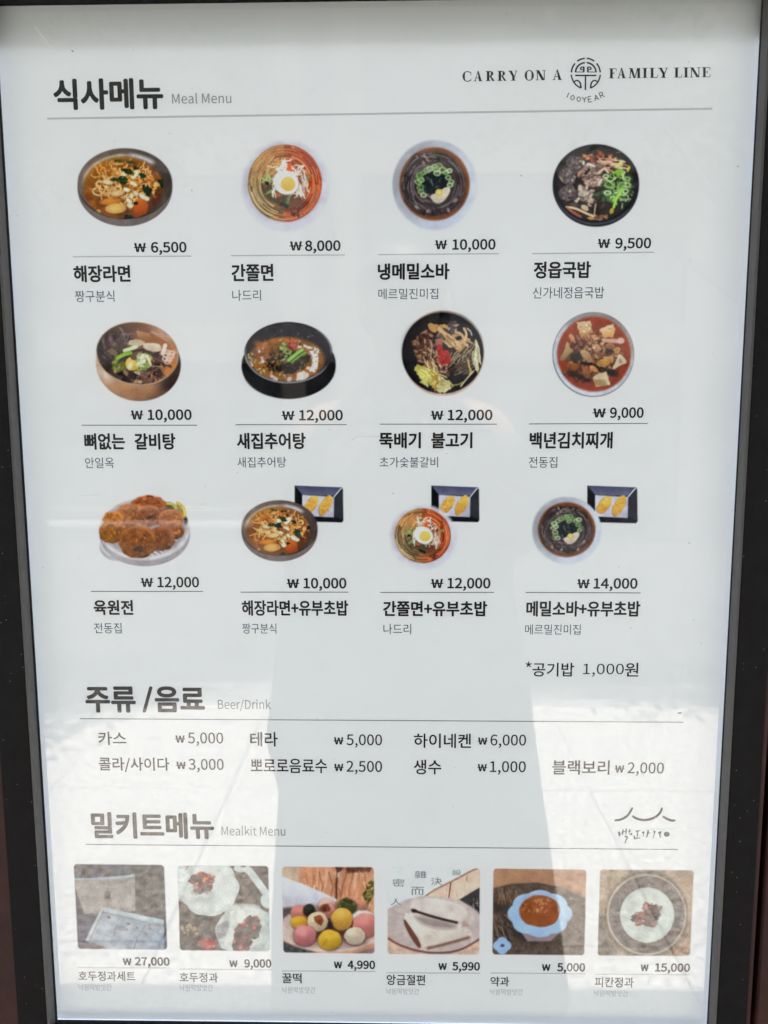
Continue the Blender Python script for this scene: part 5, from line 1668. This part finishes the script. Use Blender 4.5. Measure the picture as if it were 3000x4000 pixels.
# serif slogan, one letter at a time
def serif(ch, x0, x1, base, h):
    W_ = x1 - x0
    tk, th, sf = .25, .085, .06
    T = []
    X = lambda u: x0 + u * W_
    Yv = lambda v: base - v * h
    k = h / W_
    TK, TH = tk * k, th * k          # stroke widths as share of the letter's width
    def q(*p): T.append(poly([(X(a), Yv(b)) for a, b in p]))
    def stem(u, w=TK, a=0.0, b=1.0, s=True):
        q((u, a), (u + w, a), (u + w, b), (u, b))
        if s:
            for v in (a, b):
                d = sf if v == a else -sf
                q((u - .12 * k, v), (u + w + .12 * k, v), (u + w + .12 * k, v + d), (u - .12 * k, v + d))
    def bowl(cu, cv, ru, rv, a0, a1, thick, thin):
        n = 18
        pts, fs = [], []
        for i in range(n + 1):
            a = math.radians(a0 + (a1 - a0) * i / n)
            t = thin + (thick - thin) * abs(math.cos(a)) ** 1.5
            ca, sa = math.cos(a), math.sin(a)
            pts += [(X(cu + ru * ca), Yv(cv + rv * sa)), (X(cu + (ru - t * (1 if True else 0)) * ca), Yv(cv + (rv - thin / k) * sa))]
            if i: fs.append((2 * i - 2, 2 * i, 2 * i + 1, 2 * i - 1))
        T.append(('raw', pts, fs))
    if ch == 'C':
        bowl(.55, .5, .55, .54, 48, 312, TK, TH)
        q((.90, .62), (.97, .62), (.97, 1.0), (.90, .9)); q((.88, .10), (.95, .02), (.99, .30), (.94, .30))
    elif ch == 'O':
        bowl(.5, .5, .5, .54, 0, 360, TK, TH)
    elif ch == 'A':
        q((.44, 1.04), (.58, 1.04), (1 - .02, 0), (.98 - TK * 1.1, 0)); q((.08, 0), (.08 + TH, 0), (.53, 1.0), (.47, .98))
        q((.24, .30), (.76, .30), (.76, .30 + sf), (.26, .30 + sf))
        q((0, 0), (.30, 0), (.30, sf), (0, sf)); q((.62, 0), (1.05, 0), (1.05, sf), (.62, sf))
    elif ch == 'R':
        stem(.12); bowl(.45, .74, .42, .27, -90, 90, TK, TH)
        q((.12, .47), (.5, .47), (.5, .47 + sf), (.12, .47 + sf)); q((.12, 1.0), (.5, 1.0), (.5, 1 - sf), (.12, 1 - sf))
        q((.42, .5), (.62, .5), (1.04, 0), (.76, 0))
    elif ch == 'Y':
        q((.42, 0), (.42 + TK, 0), (.42 + TK, .5), (.42, .5)); q((.0 + .04, 1), (.04 + TK * 1.1, 1), (.42 + TK, .42), (.42, .42))
        q((.88, 1), (.88 + TH, 1), (.45 + TK, .42), (.36 + TK, .42)); q((-.03, 1), (.42, 1), (.42, 1 - sf), (-.03, 1 - sf)); q((.72, 1), (1.04, 1), (1.04, 1 - sf), (.72, 1 - sf))
        q((.28, 0), (.80, 0), (.80, sf), (.28, sf))
    elif ch == 'N':
        q((.10, 0), (.10 + TH, 0), (.10 + TH, 1), (.10, 1)); q((.84, 0), (.84 + TH, 0), (.84 + TH, 1), (.84, 1))
        q((.04, 1), (.04 + TK * 1.15, 1), (.93, 0), (.93 - TK * 1.15, 0))
        q((-.02, 0), (.30, 0), (.30, sf), (-.02, sf)); q((.70, 1), (1.04, 1), (1.04, 1 - sf), (.70, 1 - sf)); q((-.04, 1), (.2, 1), (.2, 1 - sf), (-.04, 1 - sf))
    elif ch == 'F' or ch == 'E':
        stem(.12); q((.12, 1), (.95, 1), (.95, 1 - sf), (.12, 1 - sf)); q((.88, 1), (.97, 1), (1.0, .72), (.94, .72))
        q((.12, .49), (.66, .49), (.66, .49 + sf), (.12, .49 + sf)); q((.60, .38), (.67, .38), (.67, .64), (.60, .64))
        if ch == 'E':
            q((.12, 0), (.95, 0), (.95, sf), (.12, sf)); q((.90, 0), (.98, 0), (1.03, .3), (.96, .3))
    elif ch == 'M':
        q((.07, 0), (.07 + TH, 0), (.15 + TH, 1), (.15, 1)); q((.10, 1), (.10 + TK * 1.05, 1), (.52 + TK * .25, 0), (.52 - TK * .5, 0))
        q((.80, 1), (.80 - TH, 1), (.50, 0), (.50 + TH, 0)); q((.76, 0), (.76 + TK, 0), (.74 + TK, 1), (.74, 1))
        q((0, 0), (.22, 0), (.22, sf), (0, sf)); q((.68, 0), (1.05, 0), (1.05, sf), (.68, sf)); q((.02, 1), (.25, 1), (.25, 1 - sf), (.02, 1 - sf)); q((.75, 1), (1.0, 1), (1.0, 1 - sf), (.75, 1 - sf))
    elif ch == 'I':
        stem(.5 - TK / 2)
    elif ch == 'L':
        stem(.16); q((.16, 0), (.95, 0), (.95, sf), (.16, sf)); q((.88, 0), (.96, 0), (1.03, .32), (.97, .32))
    return T


sl = []
words = []
for ch, a, b in (('C', 95, 222), ('A', 255, 370), ('R', 425, 545), ('R', 590, 710), ('Y', 745, 865), ('O', 970, 1102), ('N', 1130, 1262), ('A', 1365, 1490)):
    xa, xb = 1780 + a * .2773, 1780 + b * .2773
    if words and a - words[-1][1] > 80: words.append([[], b])
    if not words: words.append([[], b])
    words[-1][0].extend(serif(ch, xa, xb, 318.5 - (xa - 1806) * .0165, 39)); words[-1][1] = b
for ch, a, b in (('F', 108, 210), ('A', 220, 335), ('M', 380, 545), ('I', 580, 640), ('L', 675, 790), ('Y', 800, 930), ('L', 1020, 1130), ('I', 1160, 1218), ('N', 1245, 1385), ('E', 1415, 1530)):
    xa, xb = 2350 + a * .2773, 2350 + b * .2773
    if a == 108 or a - words[-1][1] > 80: words.append([[], b])
    words[-1][0].extend(serif(ch, xa, xb, 306.5 - (xa - 2380) * .0125, 39)); words[-1][1] = b
for w_, t_ in zip(words, ('CARRY', 'ON', 'A', 'FAMILY', 'LINE')):
    part('slogan_word', I_head, *w_[0], label='serif capital lettering ' + t_)

# round emblem
E_ = lambda x, y: (2160 + x * .1567, 200 + y * .1567)
ec = E_(817, 560)
em = []
R_ = 58.5
for a0, a1 in ((-86.5, -54), (-126, -93.5), (-42, -4), (-176, -138)):
    em.append(arc(ec[0], ec[1], R_ - 2, R_ + 1, a0, a1, 6))
em.append(arc(ec[0], ec[1], R_ - 2, R_ + 1, 4, 71, 5.5)); em.append(arc(ec[0], ec[1], R_ - 2, R_ + 1, 109, 176, 5.5))
c2 = E_(817, 530)
em.append(arc(c2[0], c2[1], 40, 38, -178, -95, 6.5)); em.append(arc(c2[0], c2[1], 40, 38, -85, -2, 6.5))
for s_ in (-1, 1):
    ex = lambda u, v: E_(817 + s_ * u, v)
    em.append(seg(*ex(270, 521), *ex(32, 521), 3.2))
    em.append(seg(*ex(50, 395), *ex(50, 530), 6.5))
    em.append(seg(*ex(50, 395), *ex(85, 395), 4)); em.append(brush([ex(80, 395), ex(120, 410), ex(135, 445), ex(118, 470)], [4, 6, 5, 3]))
    em.append(brush([ex(75, 470), ex(95, 450), ex(118, 468)], [3, 5, 3]))
    em.append(brush([ex(290, 760), ex(210, 720), ex(130, 790), ex(122, 930)], [5, 5.5, 6, 7]))
em.append(seg(*E_(553, 608), *E_(1080, 608), 6)); em.append(seg(*E_(810, 620), *E_(806, 970), 5.8))
part('emblem', I_head, *em, label='round stylised tree emblem between the two halves of the slogan')

# 100YEAR on a curve
yr = []
for ch, x, y, a, wd in (('1', 372, 1095, 24, .35), ('0', 487, 1160, 13, 1), ('0', 640, 1198, 5, 1), ('Y', 782, 1212, -3, 1), ('E', 918, 1200, -8, .8), ('A', 1078, 1160, -14, 1), ('R', 1215, 1095, -25, .9)):
    cx_, cy_ = E_(x, y)
    H_, w2 = 10.5, 8.0 * wd
    ca, sa = math.cos(math.radians(a)), math.sin(math.radians(a))
    tf = lambda u, v: (cx_ + u * w2 * ca + v * H_ * -sa * -1 * -1, cy_ + u * w2 * sa + v * H_ * ca)
    ln = {'1': [((0, -1), (0, 1))], 'Y': [((-1, -1), (0, 0)), ((1, -1), (0, 0)), ((0, 0), (0, 1))], 'E': [((-1, -1), (-1, 1)), ((-1, -1), (1, -1)), ((-1, 0), (.7, 0)), ((-1, 1), (1, 1))],
          'A': [((-1, 1), (0, -1)), ((0, -1), (1, 1)), ((-.5, .35), (.5, .35))], 'R': [((-1, -1), (-1, 1)), ((-1, -1), (.6, -1)), ((.6, -1), (.8, -.5)), ((.8, -.5), (.5, 0)), ((-1, 0), (.5, 0)), ((-.1, 0), (1, 1))]}
    if ch == '0':
        pts, fs = [], []
        for i in range(17):
            t = 2 * math.pi * i / 16
            pts += [tf(math.cos(t) * 1.0, math.sin(t)), tf(math.cos(t) * .62, math.sin(t) * .74)]
            if i: fs.append((2 * i - 2, 2 * i, 2 * i + 1, 2 * i - 1))
        yr.append(('raw', pts, fs))
    else:
        for (p_, q_) in ln[ch]:
            yr.append(seg(*tf(*p_), *tf(*q_), 3.0))
part('caption', I_head, *yr, label='small curved lettering 100YEAR under the emblem')


def won(x0, x1, base, h, off=.004): return latin('₩', x0, x1, base, h, off)


B_ = .012
items = [
    # won x0 x1, digits, x0 x1, base, h | rule x0 y0 x1 y1 | names | vendor
    ((524, 572), '6,500', (592, 728), 985, 38, (285, 1003, 748, 1001), [('해장라면', 291, 509, 1038, 1101)], ('짱구분식', 295, 448, 1135, 1180)),
    ((1132, 1181), '8,000', (1193, 1329), 979, 38, (902, 999, 1347, 996), [('간쫄면', 907, 1067, 1033, 1097)], ('나드리', 908, 1020, 1132, 1175)),
    ((1699, 1746), '10,000', (1768, 1934), 974, 38, (1478, 995, 1948, 991), [('냉메밀소바', 1478, 1754, 1030, 1091)], ('메르밀진미집', 1478, 1711, 1127, 1169)),
    ((2334, 2383), '9,500', (2404, 2541), 969, 38, (2079, 991, 2555, 986), [('정읍국밥', 2086, 2305, 1023, 1086)], ('신가네정읍국밥', 2081, 2359, 1121, 1166)),
    ((512, 560), '10,000', (579, 748), 1639, 38, (318, 1661, 770, 1661), [('뼈없는', 333, 488, 1694, 1755), ('갈비탕', 529, 685, 1694, 1755)], ('안일옥', 334, 446, 1787, 1829)),
    ((1101, 1151), '12,000', (1170, 1338), 1641, 38, (920, 1659, 1354, 1659), [('새집추어탕', 928, 1193, 1692, 1753)], ('새집추어탕', 928, 1118, 1785, 1826)),
    ((1683, 1732), '12,000', (1750, 1922), 1640, 38, (1483, 1657, 1941, 1657), [('뚝배기', 1483, 1642, 1690, 1750), ('불고기', 1686, 1843, 1690, 1750)], ('초가숯불갈비', 1483, 1711, 1785, 1826)),
    ((2315, 2366), '9,000', (2383, 2512), 1631, 38, (2066, 1656, 2531, 1654), [('백년김치찌개', 2070, 2390, 1689, 1751)], ('전동집', 2065, 2176, 1784, 1827)),
    ((551, 599), '12,000', (617, 777), 2293, 38, (355, 2310, 793, 2310), [('육원전', 369, 520, 2345, 2401)], ('전동집', 369, 476, 2433, 2474)),
    ((1121, 1169), '10,000', (1187, 1352), 2297, 38, (940, 2313, 1361, 2313), [('해장라면+유부초밥', 947, 1359, 2346, 2404)], ('짱구분식', 947, 1080, 2435, 2475)),
    ((1683, 1731), '12,000', (1749, 1914), 2297, 38, (1486, 2314, 1929, 2314), [('간쫄면+유부초밥', 1498, 1901, 2349, 2406)], ('나드리', 1498, 1606, 2437, 2477)),
    ((2254, 2303), '14,000', (2319, 2488), 2298, 38, (2053, 2314, 2502, 2316), [('메밀소바+유부초밥', 2057, 2498, 2349, 2407)], ('메르밀진미집', 2051, 2267, 2439, 2479)),
]
for wn_, dg_, dx, base, h, rl, names, ven in items:
    part('price', I_black, won(*wn_, base - 1, h * .92), latin(dg_, *dx, base, h, .009))
    part('rule_line', I_rule if base < 1000 else I_rule2, seg(*rl, 5 if base < 1000 else 3.4))
    part('dish_name', I_black, *[hang(*n, B_) for n in names])
    part('vendor_name', I_slate, hang(*ven))
part('note', I_black, latin('*', 2052, 2076, 2640, 52), hang('공기밥', 2080, 2241, 2589, 2642, .004), latin('1,000', 2277, 2436, 2633, 40), hang('원', 2441, 2492, 2589, 2642, .004),
     label='note giving the price of a bowl of rice')

part('heading', I_head, hang('주류', 340, 529, 2684, 2780, .012), hang('/', 560, 597, 2684, 2780, .012), hang('음료', 610, 798, 2684, 2779, .012), label='bold Korean heading of the drinks section')
part('caption', I_grey, latin('Beer/Drink', 852, 1058, 2769, 35))
part('rule_line', I_rule2, seg(312, 2807, 2669, 2821, 3.2))
drinks = [
    (('카스', 386, 494, 2858, 2909), (685, 723), '5,000', (735, 872), 2903),
    (('콜라/사이다', 389, 662, 2959, 3015), (689, 727), '3,000', (738, 874), 3006),
    (('테라', 979, 1085, 2860, 2915), (1304, 1342), '5,000', (1354, 1492), 2910),
    (('뽀로로음료수', 981, 1277, 2964, 3019), (1305, 1342), '2,500', (1354, 1492), 3014),
    (('하이네켄', 1617, 1839, 2866, 2921), (1866, 1904), '6,000', (1916, 2054), 2911),
    (('생수', 1617, 1723, 2968, 3024), (1865, 1902), '1,000', (1914, 2053), 3015),
    (('블랙보리', 2157, 2379, 2970, 3025), (2401, 2438), '2,000', (2451, 2592), 3020),
]
for nm, wx, dg_, dx, base in drinks:
    part('drink_name', I_black, hang(*nm, .005))
    part('price', I_black, won(*wx, base - 3, 28), latin(dg_, *dx, base, 41, .003))

part('heading', I_head, hang('밀키트메뉴', 363, 834, 3176, 3273, .012), label='bold Korean heading of the meal kit section')
part('caption', I_grey, latin('Mealkit Menu', 866, 1115, 3263, 34))
part('rule_line', I_rule2, seg(334, 3298, 2648, 3318, 3.2))
Z_ = lambda x, y: (2380 + x * .1688, 3120 + y * .1688)
lg = [brush([Z_(120, 500), Z_(260, 490), Z_(420, 400), Z_(500, 270), Z_(540, 200)], [6, 9, 9, 9, 6]),
      brush([Z_(530, 395), Z_(640, 470), Z_(840, 500), Z_(1050, 440), Z_(1180, 330), Z_(1225, 200)], [7, 10, 9, 9, 9, 7]),
      brush([Z_(1230, 405), Z_(1340, 470), Z_(1440, 505), Z_(1530, 500)], [7, 10, 10, 6])]
part('emblem', I_kit, *lg, label='brush drawn roof line emblem on the right above the last rule')
hw = []
for pts, ws in (([(220, 760), (235, 830), (240, 870)], [7, 8, 5]), ([(250, 820), (290, 800), (310, 740)], [3, 3, 4]), ([(320, 700), (315, 780), (300, 850)], [4, 4, 3]), ([(400, 690), (385, 780), (380, 830)], [7, 5, 3]),
                ([(330, 760), (385, 750)], [3, 3]), ([(350, 870), (425, 875), (390, 950), (355, 1030)], [4, 7, 4, 3]), ([(470, 700), (455, 780), (470, 830)], [4, 4, 3]), ([(440, 760), (500, 740)], [3, 3]),
                ([(520, 790), (495, 840)], [5, 6]), ([(560, 850), (585, 880), (570, 925), (720, 905)], [3, 5, 6, 3]), ([(610, 750), (720, 735)], [6, 3]), ([(665, 740), (650, 830), (640, 900)], [5, 5, 3]),
                ([(760, 790), (815, 760)], [8, 4]), ([(800, 770), (780, 880)], [4, 2]), ([(900, 720), (890, 790), (865, 900)], [5, 9, 3]), ([(870, 800), (950, 790)], [3, 3]),
                ([(1020, 770), (1060, 740), (1040, 820), (1010, 910)], [4, 6, 3, 2]), ([(1130, 790), (1200, 770)], [8, 4]), ([(1190, 750), (1165, 830), (1180, 900)], [4, 7, 3])):
    hw.append(brush([Z_(*p_) for p_ in pts], ws))
dc = Z_(1328, 820)
hw.append(('raw', [(dc[0] + 11.5 * math.cos(t * math.pi / 10), dc[1] + 10.5 * math.sin(t * math.pi / 10)) for t in range(20)], [tuple(range(20))]))
part('caption', I_slate, *hw, label='small handwritten Korean words and dot under the roof emblem')

kit_t = [
    ((482, 513), '27,000', (529, 662), 3770, (303, 3779, 663, 3781), ('호두정과세트', 308, 529, 3794, 3831), (308, 437, 3842, 3869)),
    ((898, 927), '9,000', (956, 1059), 3778, (701, 3785, 1062, 3788), ('호두정과', 703, 852, 3799, 3836), (703, 832, 3844, 3871)),
    ((1306, 1335), '4,990', (1359, 1464), 3783, (1101, 3792, 1466, 3794), ('꿀떡', 1103, 1178, 3801, 3840), (1103, 1232, 3854, 3880)),
    ((1714, 1744), '5,990', (1768, 1873), 3789, (1509, 3799, 1875, 3801), ('앙금절편', 1511, 1660, 3807, 3847), (1509, 1637, 3860, 3884)),
    ((2118, 2148), '5,000', (2177, 2284), 3793, (1916, 3800, 2288, 3803), ('약과', 1916, 1988, 3815, 3852), (1914, 2042, 3862, 3887)),
    ((2503, 2531), '15,000', (2559, 2693), 3794, (2323, 3805, 2693, 3807), ('피칸정과', 2323, 2474, 3817, 3856), (2320, 2452, 3867, 3892)),
]
for wx, dg_, dx, base, rl, nm, vx in kit_t:
    part('price', I_kit, latin('W', wx[0], wx[1], base - 2, 24, .016), seg(wx[0] - 1, base - 14, wx[1] + 1, base - 13, 2.4), latin(dg_, *dx, base, 30, .012))
    part('rule_line', I_rule, seg(*rl, 4))
    part('product_name', I_kit, hang(*nm, .005))
    part('vendor_name', I_pale, hang('낙원떡방앗간', *vx, .0))

txt = flush_text()

# brush characters on the paper in the rice cake photo, kept as print of that photo
JOBS.clear()
ch = []
for s_, x, y, r, z in (('密', 270, 340, 20, 120), ('雜', 620, 210, 12, 120), ('決', 870, 320, 20, 110), ('而', 570, 470, 20, 130), ('設', 1190, 180, 20, 90), ('人', 230, 640, 10, 110)):
    JOBS.append(('character', I_grey, (hang(s_, 1490 + (x - z * .8) * .2471, 1490 + (x + z * .8) * .2471, 3360 + (y + 14 - z * .5) * .2471, 3360 + (y + 14 + z * .5) * .2471, .0),), .0003, None))
for o in flush_text():
    o.parent = KITQ[3]

# ------------------------------------------------------------------ the viewer taking the picture, mirrored faintly in the glass
M_coat = mat('dark_padded_coat', (0.022, 0.023, 0.027), rough=0.8, vary=0.15, scale=30)
M_skin = mat('skin', (0.30, 0.19, 0.15), rough=0.55)
M_hair = mat('black_hair', (0.012, 0.010, 0.009), rough=0.5)
M_phone = mat('black_phone', (0.01, 0.01, 0.011), rough=0.25)
PX, PY = 0.03, -1.02
per = thing('person', 'person in a long dark coat holding up a phone, mirrored in the glass', 'person', (PX, PY, 0))


def skinned(name, verts, edges, m, parent, sub=2, root=0):
    me = bpy.data.meshes.new(name)
    me.from_pydata([v[0] for v in verts], edges, [])
    o = bpy.data.objects.new(name, me)
    C.objects.link(o)
    md = o.modifiers.new('Skin', 'SKIN')
    md.use_smooth_shade = True
    for k, v in enumerate(verts):
        r = v[1]
        sv = me.skin_vertices[0].data[k]
        sv.radius = r if isinstance(r, tuple) else (r, r)
        sv.use_root = (k == root)
    sb = o.modifiers.new('Subdivision', 'SUBSURF')
    sb.levels = sb.render_levels = sub
    bpy.context.view_layer.update()
    dg = bpy.context.evaluated_depsgraph_get()
    em_ = bpy.data.meshes.new_from_object(o.evaluated_get(dg))
    bpy.data.objects.remove(o)
    for p_ in em_.polygons:
        p_.use_smooth = True
    return link(name, em_, m, parent)


# body: pelvis, spine, neck, head, legs, arms reaching forward (+y) to the phone
V_ = [((0, 0, .95), (.16, .11)), ((0, 0, 1.15), (.14, .10)), ((0, 0, 1.36), (.17, .11)), ((0, .01, 1.47), .06), ((0, .03, 1.55), .06), ((0, .05, 1.62), (.085, .10)), ((0, .04, 1.70), (.075, .09)),
      ((-.10, 0, .88), .095), ((-.11, .01, .50), .062), ((-.12, -.01, .09), .04), ((-.13, .12, .04), .035),
      ((.10, 0, .88), .095), ((.11, .01, .50), .062), ((.12, -.01, .09), .04), ((.13, .12, .04), .035),
      ((-.19, 0, 1.41), .055), ((-.25, .08, 1.16), .042), ((-.11, .285, 1.36), .026),
      ((.19, 0, 1.41), .055), ((.25, .08, 1.16), .042), ((.045, .285, 1.36), .026)]
E2 = [(0, 1), (1, 2), (2, 3), (3, 4), (4, 5), (5, 6), (0, 7), (7, 8), (8, 9), (9, 10), (0, 11), (11, 12), (12, 13), (13, 14), (2, 15), (15, 16), (16, 17), (2, 18), (18, 19), (19, 20)]
# palms and fingers close round the two long edges of the phone
for s_, w_ in ((-1, 17), (1, 20)):
    base_ = len(V_)
    px_ = -.0324 + s_ * .048
    V_.append(((px_, .335, 1.40), (.026, .014)))
    E2.append((w_, base_))
    for k, (dz_, L_) in enumerate(((.030, .045), (.010, .050), (-.010, .047), (-.028, .038))):
        b2 = len(V_)
        V_ += [((px_ - s_ * .004, .352, 1.405 + dz_), .0088), ((px_ - s_ * .012, .352 + .008, 1.408 + dz_ * 1.1), .0082), ((px_ - s_ * .002 - s_ * L_ * .5, .360, 1.41 + dz_ * 1.1), .0075)]
        E2 += [(base_, b2), (b2, b2 + 1), (b2 + 1, b2 + 2)]
    b2 = len(V_)
    V_ += [((px_ - s_ * .006, .335, 1.43), .010), ((px_ - s_ * .022, .330, 1.452), .009)]
    E2 += [(base_, b2), (b2, b2 + 1)]
skinned('body', V_, E2, M_skin, per)
# face
def ellip(name, c, r, m, par, sg=12):
    bm = bmesh.new()
    bmesh.ops.create_uvsphere(bm, u_segments=sg * 2, v_segments=sg, radius=1.0)
    for v in bm.verts:
        v.co = Vector((c[0] + v.co.x * r[0], c[1] + v.co.y * r[1], c[2] + v.co.z * r[2]))
    for f in bm.faces: f.smooth = True
    return link(name, bmesh_new(name, bm), m, par)


M_eye = mat('dark_eye', (0.02, 0.015, 0.012), rough=0.2)
M_lip = mat('lips', (0.35, 0.13, 0.11), rough=0.5)
for s_ in (-1, 1):
    ellip('eye', (s_ * .033, .142, 1.645), (.013, .008, .006), M_eye, per, 6)
    ellip('ear', (s_ * .088, .045, 1.64), (.010, .02, .032), M_skin, per, 6)
ellip('nose', (0, .155, 1.615), (.013, .018, .022), M_skin, per, 6)
ellip('mouth', (0, .145, 1.575), (.026, .008, .007), M_lip, per, 6)
# hair cap
bm = bmesh.new()
bmesh.ops.create_uvsphere(bm, u_segments=32, v_segments=20, radius=1.0)
bmesh.ops.delete(bm, geom=[v for v in bm.verts if (v.co.y > .35 and v.co.z < .45) or v.co.z < -.75], context='VERTS')
for v in bm.verts:
    v.co = Vector((v.co.x * .101, .028 + v.co.y * .118, 1.665 + v.co.z * .112))
link('hair', bmesh_new('hair', bm), M_hair, per)


def loft(name, rings, m, parent, n=40, fold=0.0):
    bm = bmesh.new()
    R = []
    for cx, cy, cz, rx, ry in rings:
        R.append([bm.verts.new((cx + rx * math.cos(t) * (1 + fold * math.cos(9 * t)), cy + ry * math.sin(t) * (1 + fold * math.cos(9 * t)), cz)) for t in [2 * math.pi * k / n for k in range(n)]])
    for a, b in zip(R, R[1:]):
        for k in range(n):
            bm.faces.new((a[k], a[(k + 1) % n], b[(k + 1) % n], b[k]))
    for f in bm.faces: f.smooth = True
    return link(name, bmesh_new(name, bm), m, parent)


loft('coat', [(0.035, 0, .06, .345, .20), (0.02, 0, .30, .325, .19), (0.01, 0, .60, .292, .18), (-.012, 0, .72, .296, .18), (-.01, 0, .85, .28, .17), (-.02, 0, 1.05, .25, .155), (0, 0, 1.22, .235, .15), (0, 0, 1.34, .232, .14),
              (0, 0, 1.41, .20, .12), (0, 0, 1.455, .13, .10), (0, .01, 1.49, .085, .085), (0, .015, 1.53, .075, .08)], M_coat, per, fold=.03)
for s_ in (-1, 1):
    wx = -.11 if s_ < 0 else .045
    skinned('sleeve', [((s_ * .17, 0, 1.39), .085), ((s_ * .26, .07, 1.17), .075), ((s_ * .25 + (wx - s_ * .25) * .5, .17, 1.25), .062), ((wx + s_ * .012, .265, 1.345), .046)],
            [(0, 1), (1, 2), (2, 3)], M_coat, per)
for s_ in (-1, 1):
    ellip('shoe', (s_ * .125, .08, .045), (.05, .14, .045), M_hair, per, 8)

phone = thing('phone', 'slim black phone held upright in front of the face', 'phone', (CAM[0], CAM[1] - 0.0125, CAM[2] - 0.055))
box_obj('phone_body', (-.0365, -.004, -.078), (.0365, .004, .078), M_phone, phone, bev=.0035)
for k in range(3):
    bm = bmesh.new()
    bmesh.ops.create_cone(bm, cap_ends=True, segments=24, radius1=.0065, radius2=.006, depth=.0014, matrix=Matrix.Translation((0, 0, 0)) @ Matrix.Rotation(math.radians(-90), 4, 'X'))
    link('camera_lens', bmesh_new('camera_lens', bm), M_eye, phone, (0, .0046, .062 - .019 * k))
